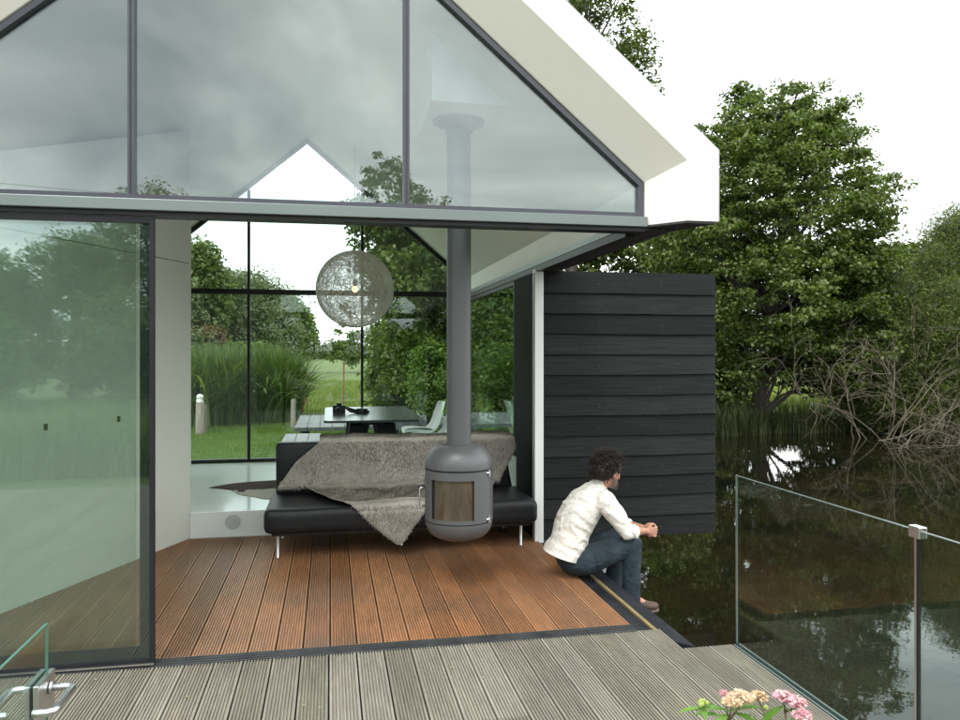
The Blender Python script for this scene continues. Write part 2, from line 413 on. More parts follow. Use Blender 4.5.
# facade beam
MB().box(XL_IN+.003,XR_IN+.005,4.225,4.385,2.386,2.446).build('facade_beam',M['alu'],house,bevel=.004)
MB().box(XL_IN+.003,XR_IN-.002,4.25,4.36,2.362,2.3845).build('door_head_track',M['black'],house)
# front gable glazing
def gable(name, y, zb, mull, th, glassm, fm, label, inset=0, transom=None, bottom=None):
    """frame following the gable, posts, and panes between them"""
    gr=MB(); xr=XR_IN-.006; xl=2*RX-xr
    zt=lambda x: 4.455-.85*abs(x-RX)
    w=th
    y0,y1=y-.035,y+.035
    ze=zt(xr)-.006
    # sloping members
    for s in (1,-1):
        xe=RX+s*(xr-RX)
        gr.prism([(RX,y0,4.449),(xe,y0,ze),(xe,y0,ze-w*1.31),(RX,y0,4.449-w*1.31)],(0,y1-y0,0))
        gr.box(min(xe,xe-s*w),max(xe,xe-s*w),y0+.001,y1-.001,zb+w+.0005,ze-w*1.31+ (w*.85) -.004)
    gr.box(xl,xr,y0,y1,zb,zb+w)
    frame=gr.build('gable_frame',fm,house,label=label)
    xs=[xl]+list(mull)+[xr]
    for m in mull:
        t=MB().box(m-.017,m-.004,y0+.004,y1-.004,zb+w,zt(m)-w*1.4-.02).box(m+.004,m+.017,y0+.004,y1-.004,zb+w,zt(m)-w*1.4-.02).box(m-.004,m+.004,y0+.012,y1-.012,zb+w,zt(m)-w*1.4-.02)
        t.build('mullion',fm,frame)
    if transom: 
        MB().box(xl,xr,y0+.002,y1-.002,transom-.034,transom+.034).build('transom',fm,frame)
    for a,b in zip(xs[:-1],xs[1:]):
        pts=[(a+.016,zb+w*.5),(b-.016,zb+w*.5),(b-.016,zt(b-.016)-.02)]
        if a<RX<b: pts.append((RX,4.43))
        pts.append((a+.016,zt(a+.016)-.02))
        MB().prism([(px,y-.006,pz) for px,pz in pts],(0,.012,0)).build('pane',glassm,frame)
    return frame
gable('front',YG,2.448,(-1.02,.42),.027,M['gable_glass'],M['gframe'],'upper front gable window above the grey beam')
gable('back',YB,.225,(-1.03,.42),.045,M['glass'],M['black'],'full height glazed back gable with dark posts',transom=2.43)
# ridge-side ceilings are the roof's inner faces; vertical upstand between rail and slope is the roof leg itself
# right side: window, parapet, black return, white jamb
sw=MB(); xs_=1.795
MB().box(1.775,1.822,7.34,10.26,.63,.672).box(1.775,1.822,7.34,10.26,2.31,2.35).box(1.775,1.822,7.30,7.34,.63,2.35).build('side_window_frame',M['black'],house,label='frame of the side window behind the sofa end')
MB().box(1.793,1.805,7.341,10.255,.66,2.32).build('side_pane',M['side_glass'],house)
MB().box(1.765,1.826,7.20,10.26,-.1,.628).build('parapet',M['white_gloss'],house,bevel=.003)
MB().box(1.772,1.828,6.53,7.298,.64,2.35).box(1.772,1.828,6.53,7.195,-.1,.64).build('side_wall',M['matte'],house,label='black lined side wall by the sofa end')
MB().box(1.752,1.832,6.450,6.525,-.03,2.372).build('door_jamb',M['white'],house,bevel=.004,label='white corner post beside the cladding')
MB().box(1.748,1.7515,6.455,6.47,-.02,2.34).build('jamb_gasket',M['frame'],house)
# the swung-out clad wall over the water
hw=MB(); nb=13; x0,x1=1.842,3.472; zb,zt_=.008,2.358; bh=(zt_-zb)/nb
for k in range(nb):
    a=zb+k*bh; b=a+bh
    # weatherboards: lower edge proud, upper edge tucked under the board above
    xj=x1+NR.uniform(-.004,.004)
    ns=14; vs=[]; ph=NR.uniform(0,9)
    for i in range(ns+1):
        xx=x0+(xj-x0)*i/ns; dz=.0018*math.sin(ph+i*.5)+NR.normal(0,.0008); dy=.002*math.sin(ph*2+i*.33)
        vs+=[(xx,6.458+dy,a-.006+dz),(xx,6.480,b+.006),(xx,6.500,b+.006),(xx,6.484+dy,a-.006+dz)]
    hw.add(vs,[(4*i+j,4*i+4+j,4*i+4+(j+1)%4,4*i+(j+1)%4) for i in range(ns) for j in range(4)]+[(3,2,1,0),(4*ns,4*ns+1,4*ns+2,4*ns+3)])
hwo=hw.build('hinged_wall',M['char'],house,label='black weatherboarded wall panel swung out over the water')
MB().box(x0+.002,x1-.006,6.503,6.57,zb,zt_-.004).build('panel_core',M['black'],hwo)
bo=MB()
for k in range(nb):
    for xx in (2.35,2.93,3.40):
        zc=zb+(k+.38)*bh; bo.tube([(xx+NR.normal(0,.006),6.460,zc),(xx,6.474,zc)],.0045,8)
bo.build('board_nail',pmat('nail_head',(.10,.10,.10),.5,.6),hwo,kind='stuff')
# inner slanted wall on the left
d=Vector((.447,1,0)).normalized(); nrm=Vector((-d.y,d.x,0))
A=Vector((-2.44,4.42,0)); B=Vector((-1.217,7.153,0))
w1=MB(); 
zt=lambda x:4.40-.85*abs(x-RX)
A2=A+nrm*.10; B2=B+nrm*.10
A2.x=max(A2.x,-2.415)
def vwall(a,b,z0,za,zb_): return [(a.x,a.y,z0),(b.x,b.y,z0),(b.x,b.y,zb_),(a.x,a.y,za)]
f=vwall(A,B,-.02,2.432,2.432); k_=vwall(A2,B2,-.02,2.432,2.432)
def slab(mb,f,k):
    mb.add(f+k,[(0,1,2,3),(7,6,5,4),(0,4,5,1),(1,5,6,2),(2,6,7,3),(3,7,4,0)])
w1=MB(); slab(w1,f,k_); iw=w1.build('inner_wall',M['wall'],house,label='slanting pale inner wall on the left of the covered deck')
f=vwall(A,B,2.438,max(2.5,zt(A.x)),zt(B.x)); k_=vwall(A2,B2,2.438,max(2.5,zt(A2.x)),zt(B2.x))
w2=MB(); slab(w2,f,k_); w2.build('upper_panel',M['wall'],iw)
MB().box(-2.41,-1.23,7.20,7.28,.2,3.2).build('return_wall',M['wall'],house)
MB().box(-2.52,-2.424,4.42,YB,-.1,2.33).build('left_wall',M['wall'],house)
# small black latches on the slanted wall
for px,py in ((45,427),(118,419)):
    dx,dy=ray(px); # intersect with wall line A + s d
    s=(A.y*dx-A.x*dy)/(d.x*dy-d.y*dx); p=A+d*s; t=p.y/dy; z=EYE+t*(352-py)/F_PX
    q=p-nrm*.012
    lt=MB(); lt.prism([(q.x-d.x*.012,q.y-d.y*.012,z-.022),(q.x+d.x*.012,q.y+d.y*.012,z-.022),(q.x+d.x*.012,q.y+d.y*.012,z+.022),(q.x-d.x*.012,q.y-d.y*.012,z+.022)],nrm*.011)
    lt.build('latch',M['black'],iw)
# interior floor slab with white riser and round vent
fl=MB().box(-2.41,1.762,7.172,10.26,.12,.222).build('interior_floor',M['floor'],kind='structure')
rs=MB().box(-1.215,1.762,7.150,7.170,-.03,.222).build('floor_riser',M['white_gloss'],house)
vc=onY(233,522,7.15); vm=MB()
for r0,r1,dz in ((.062,.072,.006),(.044,.050,.004),(.030,.035,.004),(.014,.019,.004)):
    prof=[]; seg=40; vs=[];fs=[]
    for k in range(seg):
        a=2*PI*k/seg; 
        for r,dd in ((r0,.001),(r0,dz),(r1,dz),(r1,.001)): vs.append((vc.x+r*math.cos(a),7.150-dd,vc.z+r*math.sin(a)))
    for k in range(seg):
        for j in range(3): fs.append((k*4+j,k*4+j+1,((k+1)%seg)*4+j+1,((k+1)%seg)*4+j))
    vm.add(vs,fs)
vent=vm.build('vent',pmat('vent_plastic',(.60,.61,.60),.5),rs)
vd=[(vc.x+.064*math.cos(2*PI*k/40),7.1485,vc.z+.064*math.sin(2*PI*k/40)) for k in range(40)]
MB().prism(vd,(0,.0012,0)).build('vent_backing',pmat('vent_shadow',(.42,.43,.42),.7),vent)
# boxed opening for the flue in the ceiling
zc=lambda x:4.462-.85*abs(x-RX)
bx=MB(); xa,xb,ya,yb,zb_=.636,1.14,4.83,5.62,3.25
bx.add([(xa,ya,zb_),(xb,ya,zc(xb)-.0),(xb,ya,zc(xb)+.02),(xa,ya,zc(xa)+.02),(xa,yb,zb_),(xb,yb,zc(xb)-.0),(xb,yb,zc(xb)+.02),(xa,yb,zc(xa)+.02)],
       [(0,1,2,3),(7,6,5,4),(0,4,5,1),(1,5,6,2),(2,6,7,3),(3,7,4,0)])
bx.build('flue_box',M['white'],house)
# sliding glass door, left
sd=thing('sliding_door','tall green tinted sliding glass door with dark stile, left of the opening','glass door',(-2.0,4.28,0))
fr=MB(); xa,xb=-2.41,-.905
fr.box(xb-.022,xb,4.262,4.298,.012,2.355); fr.box(xa,xb-.0225,4.262,4.298,.012,.042); fr.box(xa,xb-.0225,4.262,4.298,2.325,2.355)
dfr=fr.build('door_frame',M['frame'],sd)
MB().box(xb-.075,xb-.023,4.287,4.294,.043,2.324).box(xa,xb-.0755,4.287,4.294,.043,.105).build('inner_stile',pmat('stile_film',(.012,.016,.016),.3),dfr)
MB().box(xa,xb-.0225,4.274,4.284,.043,2.324).build('door_pane',M['door_glass'],sd)
MB().box(xa,xb,4.258,4.2615,.012,.022).build('door_edge_strip',M['steel'],dfr)
sd2=thing('sliding_door','second green tinted glass door leaf parked just behind the first','glass door',(-2.0,4.33,0))
MB().box(-2.41,-1.01,4.330,4.340,.03,2.34).build('door_pane',M['door_glass'],sd2)
MB().box(-2.41,-1.01,4.322,4.348,.004,.0295).build('bottom_rail',M['black'],sd2)
# floor track
tr=MB(); 
tr.box(-4.4,1.79,4.262,4.272,-.02,.003).box(-4.4,1.79,4.295,4.303,-.02,.003).box(-4.4,1.79,4.328,4.336,-.02,.003).box(-4.4,1.79,4.352,4.361,-.02,.004).box(-4.4,1.79,4.262,4.361,-.022,-.008)
tr.build('floor_track',pmat('worn_track_metal',(.065,.068,.070),.5,.3,var=.4,vscale=6),kind='structure')
# water-side ledge along the open edge
led=thing('side_ledge','black steel channel ledge with yellowed strip along the open deck edge','ledge',(1.92,5.3,-.06))
def ledge(x0,x1,z0,z1,name,mat):
    ye=lambda x:4.262-1.05*(x-1.79)+.006
    MB().prism([(x0,ye(x0),z0),(x1,ye(x1),z0),(x1,6.44,z0),(x0,6.44,z0)],(0,0,z1-z0)).build(name,mat,led)
M['ledge']=pmat('weathered_black_steel',(.016,.018,.022),.5,0,spec=.3,var=.5,vscale=7,bmp=.2,bscale=40)
ledge(1.792,1.835,-.10,-.012,'inner_rail',M['ledge'])
ledge(1.836,1.905,-.10,-.030,'channel',M['ledge'])
ledge(1.906,1.930,-.10,-.016,'seal_strip',pmat('yellowed_seal',(.22,.16,.065),.7,var=.4,vscale=9,stretch=(1,.3,1)))
ledge(1.931,2.030,-.10,-.018,'outer_rail',M['ledge'])
MB().box(1.75,2.02,4.3,6.44,-.35,-.101).build('ledge_beam',M['black'],led)
# ------------------------------------------------------------------ hanging stove and flue
SX,SYY=.877,5.23
t_s=SYY/ray(459)[1]; sz=lambda py: EYE+t_s*(352-py)/F_PX
stove=thing('hanging_stove','round grey enamel stove hanging from a flue pipe in front of the sofa','stove',(SX,SYY,sz(490)))
ORG[stove.name]=Vector((SX,SYY,sz(490)))
R=.232
zb_,zs1,zs2,zt_,zn=sz(538),sz(519),sz(467),sz(452),sz(444)
# door side faces the camera, slightly to the left
ang0=math.atan2(-SYY,-SX)
def prof_z(lst): return [(r,z) for r,z in lst]
# bottom bowl
bb=MB(); bowl=[(0.0001,zb_)]
for k in range(1,11):
    a=PI/2*k/10; bowl.append((R*.55+ (R*.45)*math.sin(a), zb_+ .012 + (zs1-zb_-.012)*(1-math.cos(a))))
bowl.insert(1,(R*.5,zb_+.001)); bowl[2:2]=[]
bowl+= [(R,zs1+.001)]
bb.lathe(bowl,(SX,SYY,0),64); bb.build('stove_bottom',M['stove'],stove,True,50)
MB().lathe([(R-.012,zs1-.002),(R-.012,zs1+.010)],(SX,SYY,0),64).build('joint_groove',M['black'],stove,True)
MB().lathe([(R-.012,zs2-.008),(R-.012,zs2+.004)],(SX,SYY,0),64).build('joint_groove',M['black'],stove,True)
# door ring with window opening : angular sector open
w0,w1=ang0-math.radians(52),ang0+math.radians(26)   # window sector
# image left = smaller or larger angle? left of the camera view is +90deg from the view direction
za,zb2=zs1+.008,zs2-.008; wz0,wz1=sz(514.5),sz(476)
seg_full=[]
body=MB()
Ro=R+.003
def sector(mb,a0,a1,z0,z1,r0,r1,seg):
    vs=[];fs=[]
    for k in range(seg+1):
        a=a0+(a1-a0)*k/seg
        for r,z in ((r1,z0),(r1,z1),(r0,z1),(r0,z0)): vs.append((SX+r*math.cos(a),SYY+r*math.sin(a),z))
    for k in range(seg):
        for j in range(4): fs.append((k*4+j,(k+1)*4+j,(k+1)*4+(j+1)%4,k*4+(j+1)%4))
    fs+=[(0,1,2,3),(seg*4+3,seg*4+2,seg*4+1,seg*4)]
    mb.add(vs,fs)
sector(body,w0,w1,za,wz0,R-.012,Ro,36); sector(body,w0,w1,wz1,zb2,R-.012,Ro,36)
sector(body,w1,w0+2*PI,za,zb2,R-.012,Ro,90)
door=body.build('stove_body',M['stove'],stove,True,35)
fb=MB(); sector(fb,w0,w1,wz0-.001,wz1+.001,R-.020,R-.014,36)
m,nt,out=new_mat('sooty_stove_glass'); p=N(nt,'ShaderNodeBsdfPrincipled'); nt.links.new(p.outputs[0],out.inputs[0])
nt.links.new(ramp(nt,noise(nt,6,5,(1,1,.35),.6,.6),[(.3,(.035,.028,.018)),(.55,(.085,.065,.042)),(.72,(.17,.135,.085))]),p.inputs['Base Color']); p.inputs['Roughness'].default_value=.06; p.inputs['Coat Weight'].default_value=.5
fb.build('stove_window',m,door,True,60)
for a in (w0,w1):
  ws=MB(); ws.tube([(SX+(R-.006)*math.cos(a),SYY+(R-.006)*math.sin(a),wz0),(SX+(R-.006)*math.cos(a),SYY+(R-.006)*math.sin(a),wz1)],.005,6)
  ws.build('window_seal',M['black'],door)
# dome top
tp=MB(); dm=[(R,zs2+.003),(R,zs2+.018)]
for k in range(1,11):
    a=PI/2*k/10; dm.append((.105+(R-.105)*math.cos(a), zs2+.018+(zn-zs2-.018)*math.sin(a)))
dm.append((.084,zn+.001))
tp.lathe(dm,(SX,SYY,0),64).build('stove_top',M['stove'],stove,True,50)
ztop=3.262
MB().lathe([(.084,zn-.004),(.084,ztop-.03)],(SX,SYY,0),48).lathe([(.0835,zn+.012),(.088,zn+.012),(.088,zn+.002),(.083,zn+.002)],(SX,SYY,0),48).build('flue_pipe',M['flue'],stove,True)
MB().lathe([(.084,ztop-.085),(.093,ztop-.085),(.097,ztop-.07),(.178,ztop-.030),(.182,ztop-.022),(.182,ztop-.004),(.1,ztop-.004)],(SX,SYY,0),56).build('ceiling_collar',M['flue'],stove,True,30)
# hinges right, handle left
ah=ang0+math.radians(58)
for zc_ in (sz(470),sz(515)):
    h=MB(); rr=R+.010; c=(SX+rr*math.cos(ah),SYY+rr*math.sin(ah))
    h.lathe([(0,zc_-.022),(.009,zc_-.022),(.009,zc_+.022),(0,zc_+.022)],(c[0],c[1],0),14)
    h.tube([(SX+(R+.002)*math.cos(ah-.12),SYY+(R+.002)*math.sin(ah-.12),zc_),(c[0],c[1],zc_)],.008,8)
    h.build('hinge',M['steel'],door,True)
al=ang0-math.radians(78); q=Vector((math.cos(al),math.sin(al),0)); c0=Vector((SX,SYY,0))
hm=MB(); hm.tube([c0+q*(R)+Vector((0,0,sz(486))),c0+q*(R+.035)+Vector((0,0,sz(486))),c0+q*(R+.042)+Vector((0,0,sz(487.5))),c0+q*(R+.042)+Vector((0,0,sz(503))),c0+q*(R+.035)+Vector((0,0,sz(504))),c0+q*R+Vector((0,0,sz(504)))],.005,8)
hm.build('door_handle',M['steel'],door,True,180)

# ------------------------------------------------------------------ sofa
sofa=thing('sofa','low black leather daybed sofa with fur thrown over its back','sofa',(.6,6.6,0))
def soft_box(x0,x1,y0,y1,z0,z1,r=.05,seg=4,sag=.0):
    mb=MB(); 
    # rounded box by superellipse grid on each axis
    n=14; import itertools
    cx,cy,cz=(x0+x1)/2,(y0+y1)/2,(z0+z1)/2; hx,hy,hz=(x1-x0)/2,(y1-y0)/2,(z1-z0)/2
    def axis(h,m):
        a=[-h,-h+r*.15,-h+r*.45,-h+r]; b=list(np.linspace(-h+r,h-r,m+2)[1:-1]); return a+b+[h-r,h-r*.45,h-r*.15,h]
    ax,ay,az=axis(hx,24),axis(hy,8),axis(hz,2)
    def pt(x,y,z):
        q=Vector((max(-hx+r,min(hx-r,x)),max(-hy+r,min(hy-r,y)),max(-hz+r,min(hz-r,z))))
        d=Vector((x,y,z))-q
        if d.length>1e-9: d=d.normalized()*r
        p=q+d
        if sag and z>0: p.z-= sag*math.sin(x*9)*math.sin(y*7+1)
        return (cx+p.x,cy+p.y,cz+p.z)
    def face(A,B,fn,flip):
        vs=[fn(a,b) for a in A for b in B]; nb=len(B)
        fs=[]
        for i in range(len(A)-1):
            for j in range(nb-1):
                q=(i*nb+j,(i+1)*nb+j,(i+1)*nb+j+1,i*nb+j+1); fs.append(q[::-1] if flip else q)
        mb.add(vs,fs)
    face(ax,ay,lambda a,b:pt(a,b,hz),False); face(ax,ay,lambda a,b:pt(a,b,-hz),True)
    face(ax,az,lambda a,b:pt(a,-hy,b),False); face(ax,az,lambda a,b:pt(a,hy,b),True)
    face(ay,az,lambda a,b:pt(hx,a,b),False); face(ay,az,lambda a,b:pt(-hx,a,b),True)
    return mb
SFX0,SFX1,SFY0,SFY1=-.515,1.725,6.22,6.99
soft_box(SFX0,SFX1,SFY0,SFY1,.205,.405,.055,sag=.004).build('seat',M['leather'],sofa,True,180)
bk=soft_box(-.47,1.60,6.98,7.12,.30,.845,.03)
# right end slants outward to the seat
bk.v=[(x+(.10*max(0,(.80-z))/.5 if x>1.0 else 0),y,z) for x,y,z in bk.v]
bk.build('backrest',M['leather'],sofa,True,180)
MB().box(SFX0+.06,SFX1-.06,SFY0+.05,7.09,.185,.21).build('seat_frame',M['black'],sofa)
for lx,ly in ((-.41,6.33),(.60,6.55),(1.60,6.35),(-.41,7.0),(1.60,7.0)):
    MB().lathe([(0,0),(.014,0),(.014,.006),(.011,.010),(.013,.188),(0,.188)],(lx,ly,0.0008),16).build('leg',M['steel'],sofa,True,40)
# fur throw: outline in (x, path length) over back, seat and front edge
ptsY,ptsZ,ptsS=[],[],[]
path=[(7.135,.70),(7.130,.86),(7.05,.862),(6.968,.850),(6.955,.60),(6.945,.44),(6.90,.425),(6.5,.424),(6.26,.420),(6.214,.405),(6.198,.37),(6.190,.25),(6.188,.10)]
P3=[Vector((0,a,b)) for a,b in path]; S=[0]
for a,b in zip(P3[:-1],P3[1:]): S.append(S[-1]+(b-a).length)
def surf(s):
    for i in range(len(S)-1):
        if s<=S[i+1] or i==len(S)-2:
            f=(s-S[i])/(S[i+1]-S[i]); return P3[i].lerp(P3[i+1],f)
def s_of_px(px,py):
    """path length where the sight line through a pixel meets the draped path"""
    best=None
    for k in range(60,1001):
        s=S[-1]*k/1000; p=surf(s)
        if s<S[3]-.001: continue
        dx,dy=ray(px); t=p.y/dy; y=352-(p.z-EYE)/t*F_PX
        e=abs(y-py)
        if best is None or e<best[0]: best=(e,s,t*dx)
    return best[2],best[1]
out_px=[(296,462),(278,487),(282,492),(287,493),(299,489),(312,494),(330,501),(345,505),(356,510),(366,519),(380,531),(397,544),(402,543),(412,528),(424,512),(440,508),(470,504),(490,490),(500,476),(508,462),(516,447)]
FP=[s_of_px(*q) for q in out_px]
FP=[(onY(322,440,7.05).x,S[0])]+[(onY(320,438,7.0).x,S[3])]+FP+[(onY(513,440,7.0).x,S[3]),(onY(498,438,7.0).x,S[0])]
def inpoly(x,y,P):
    c=False;n=len(P)
    for i in range(n):
        a,b=P[i],P[(i+1)%n]
        if (a[1]>y)!=(b[1]>y) and x<(b[0]-a[0])*(y-a[1])/(b[1]-a[1])+a[0]: c=not c
    return c
def near_edge(x,y,P):
    best=(1e9,None);n=len(P)
    for i in range(n):
        a,b=Vector(P[i]),Vector(P[(i+1)%n]); ab=b-a; q=Vector((x,y)); t=max(0,min(1,(q-a).dot(ab)/max(1e-9,ab.length_squared)))
        r=a+ab*t; e=(r-q).length
        if e<best[0]: best=(e,r)
    return best
def fur_pt(x,s,lift=0):
    p=surf(max(0,min(S[-1],s))); 
    e=.004; a,b=surf(max(0,s-e)),surf(min(S[-1],s+e)); t=(b-a).normalized(); n=Vector((0,t.z,-t.y)); 
    if n.y>0 and n.z<.5 and s>S[3]: n=-n
    if n.dot(Vector((0,-.5,1)))<0 and s>S[1]: n=-n
    fold=.008*math.sin(x*5+s*3)+.004*math.sin(x*12-s*8)+.002*math.sin(x*23+s*13)
    # the hide spans from back to seat in a hollow curve and hangs in folds
    hollow=.05*math.exp(-((s-S[5])/.09)**2)
    return Vector((x,p.y,p.z))+n*(.016+max(0,fold*.9+.012)+hollow+lift)
fx0,fx1=min(p[0] for p in FP),max(p[0] for p in FP); step=.018
nx=int((fx1-fx0)/step)+2; ns=int(S[-1]/step)+2; idx={}; fm_=MB(); vs=[]; fs=[]
FPP=[(a,b) for a,b in FP]
cells=[]
for i in range(nx):
    for j in range(ns):
        x=fx0+(i+.5)*step; s=(j+.5)*step
        if inpoly(x,s,FPP): cells.append((i,j))
def vid(i,j):
    if (i,j) not in idx:
        x,s=fx0+i*step,j*step
        e,r=near_edge(x,s,FPP)
        if e<step*.95: x,s=r
        idx[(i,j)]=len(vs); vs.append(fur_pt(x,s))
    return idx[(i,j)]
for i,j in cells: fs.append((vid(i,j),vid(i+1,j),vid(i+1,j+1),vid(i,j+1)))
throw=MB().add(vs,fs)
for n_ in ('x',): pass
th=throw.build('fur_throw',[M['hide'],M['fur']],None,True,180)
for p in th.data.polygons: p.material_index=0
so2=th.modifiers.new('thickness','SOLIDIFY'); so2.thickness=.007; so2.offset=0
tag(th,'large taupe brown fur hide draped over the sofa back with one corner hanging down','fur throw')
# hair: short leaning blades
hn=95000; V=np.zeros((hn*3,3)); k=0
cell_arr=np.array(cells)
while k<hn:
    i,j=cell_arr[NR.integers(len(cell_arr))]; x=fx0+(i+NR.random())*step; s=(j+NR.random())*step
    if s<.02 or s>S[-1]-.02: continue
    e_,r_=near_edge(x,s,FPP) if (i,j) in () else (1,None)
    p=fur_pt(x,s,.003); q=fur_pt(x+.004,s,.003); r=fur_pt(x,s+.004,.003)
    nn=(q-p).cross(r-p).normalized()
    if nn.dot(Vector((0,-.5,1)))<0: nn=-nn
    down=(r-p).normalized()
    L=.014+.012*NR.random(); tip=p+nn*L*.40+down*L*.8+Vector((NR.normal(0,.004),NR.normal(0,.003),NR.normal(0,.003)))
    sd_=Vector((1,0,0))*.0011
    V[3*k]=p-sd_; V[3*k+1]=p+sd_; V[3*k+2]=tip; k+=1
Fq=np.arange(hn*3).reshape(-1,3)
fur_h=np_mesh('fur_pile',V,Fq,M['fur'],th,kind='stuff')

# ------------------------------------------------------------------ cowhide rug
def flat(px,py,z):
    dx,dy=ray(px); t=(EYE-z)*F_PX/(py-352); return (t*dx,t*dy,z)
rug_px=[(209,488),(219,486),(233,483.8),(252,482),(277,480.5),(277,499.5),(264,499),(254,497),(243,495.5),(236,493.5),(231,490),(220,488.8)]
rp=[flat(a,b,.2225) for a,b in rug_px]; rp=rp[:5]+[(rp[4][0]+.5,rp[4][1]+.2,.2225),(rp[5][0]+.45,rp[5][1]-.1,.2225)]+rp[5:]
m,nt,out=new_mat('cowhide'); p=N(nt,'ShaderNodeBsdfPrincipled'); nt.links.new(p.outputs[0],out.inputs[0])
gd=N(nt,'ShaderNodeTexCoord'); se=N(nt,'ShaderNodeSeparateXYZ'); nt.links.new(gd.outputs['Object'],se.inputs[0])
nn_=noise(nt,3.2,4,(1,1,1),.5,.6); ad=N(nt,'ShaderNodeMath',operation='MULTIPLY_ADD'); ad.inputs[1].default_value=.9; nt.links.new(nn_,ad.inputs[0])
mq=N(nt,'ShaderNodeMath',operation='MULTIPLY'); mq.inputs[1].default_value=.55; nt.links.new(se.outputs['Y'],mq.inputs[0])
nt.links.new(mq.outputs[0],ad.inputs[2])
mcx=N(nt,'ShaderNodeMapRange'); mcx.inputs[1].default_value=4.90; mcx.inputs[2].default_value=4.93; nt.links.new(ad.outputs[0],mcx.inputs[0])
nt.links.new(mixc(nt,mcx.outputs[0],(.50,.46,.40),(.040,.014,.010)),p.inputs['Base Color']); p.inputs['Roughness'].default_value=.8; p.inputs['Specular IOR Level'].default_value=.1
rug=MB().prism(rp,(0,0,.006)).build('cowhide_rug',m); tag(rug,'dark brown and white cowhide on the pale floor left behind the sofa','rug')

# ------------------------------------------------------------------ dining table, bench, chairs
tb=thing('dining_table','long dark dining table with splayed black legs under the round lamp','table',(.44,8.75,.222))
tb_b=MB(); a0,a1,b0,b1=-.06,.945,7.78,9.72; c_=.05
outl=[(a0+c_,b0),(a1-c_,b0),(a1,b0+c_),(a1,b1-c_),(a1-c_,b1),(a0+c_,b1),(a0,b1-c_),(a0,b0+c_)]
tb_b.prism([(x,y,.938) for x,y in outl],(0,0,.024)).build('table_top',M['tabletop'],tb,bevel=.003)
MB().box(.34,.55,8.0,9.5,.895,.9375).build('apron',M['black'],tb)
for yc in (8.25,9.25):
    for s in (-1,1):
        q=MB(); top=[(.443+s*.03,yc-.12,.895),(.443+s*.24,yc-.12,.895),(.443+s*.24,yc+.12,.895),(.443+s*.03,yc+.12,.895)]
        bot=[(.443+s*.20,yc-.05,.224),(.443+s*.31,yc-.05,.224),(.443+s*.31,yc+.05,.224),(.443+s*.20,yc+.05,.224)]
        f=[(0,1,2,3),(7,6,5,4),(0,4,5,1),(1,5,6,2),(2,6,7,3),(3,7,4,0)]
        q.add(bot+top,[tuple(reversed(x)) if s<0 else x for x in f]).build('leg',M['black'],tb,bevel=.01)
bn=thing('bench','pale grey wooden bench on the left of the dining table, behind the sofa back','bench',(-.3,8.6,.222))
bm=MB()
for k in range(3): bm.box(-.52+k*.14,-.385+k*.14,7.85,9.42,.640,.672)
bm.build('seat',M['plank'],bn,bevel=.003)
for yy in (8.0,9.2): MB().box(-.49,-.14,yy,yy+.04,.224,.639).build('leg',M['black'],bn)
# shell chair (faces -x), built at the origin on the floor
def make_chair(label):
    c=thing('shell_chair',label,'chair',(0,0,0),'white shell chairs along the right of the dining table')
    # side profile of shell: from seat front lip to back top
    pr=[(-.235,.425,.17),(-.22,.445,.20),(-.12,.452,.225),(0,.435,.235),(.10,.43,.235),(.165,.455,.232),(.205,.53,.228),(.235,.63,.215),(.262,.72,.195),(.285,.79,.165),(.290,.812,.13)]
    mb=MB(); nw=12
    vs=[]
    for x,z,w in pr:
        for k in range(nw+1):
            u=-1+2*k/nw
            lift=.045*abs(u)**2.5 if x<.17 else 0
            fw=-.055*abs(u)**2.5 if x>.12 else 0
            vs.append((x+fw,u*w,z+lift))
    n=nw+1
    fs=[(i*n+k,(i+1)*n+k,(i+1)*n+k+1,i*n+k+1) for i in range(len(pr)-1) for k in range(nw)]
    o=mb.add(vs,fs).build('shell',M['shell'],c,True,180)
    s=o.modifiers.new('th','SOLIDIFY'); s.thickness=.012; s.offset=0
    ss=o.modifiers.new('ss','SUBSURF'); ss.levels=1; ss.render_levels=1
    pad=MB().ell((-.03,0,.462),(.175,.17,.020),24,8); pad.build('seat_pad',M['black'],c,True,180)
    for sx,sy in ((-1,-1),(-1,1),(1,-1),(1,1)):
        MB().tube([(sx*.10,sy*.10,.43),(sx*.20,sy*.19,.0)],[.011,.008],10).build('leg',M['shell'],c,True,60)
    return c
ch=make_chair('white shell chair with black seat pad, the farther one by the window')
def copy_thing(o, loc, rz=0, label=None):
    c=o.copy(); COL.objects.link(c); c.location=loc; c.rotation_euler=(0,0,rz)
    if label: c['label']=label
    for a in list(o.children):
        b=a.copy(); COL.objects.link(b); b.parent=c
        for a2 in list(a.children):
            b2=a2.copy(); COL.objects.link(b2); b2.parent=b
    return c
copy_thing(ch,(1.13,8.70,.222),math.radians(-4),'white shell chair with black seat pad, the nearer one partly behind the flue pipe')
ch.location=(1.12,9.47,.222); ch.rotation_euler=(0,0,math.radians(3))
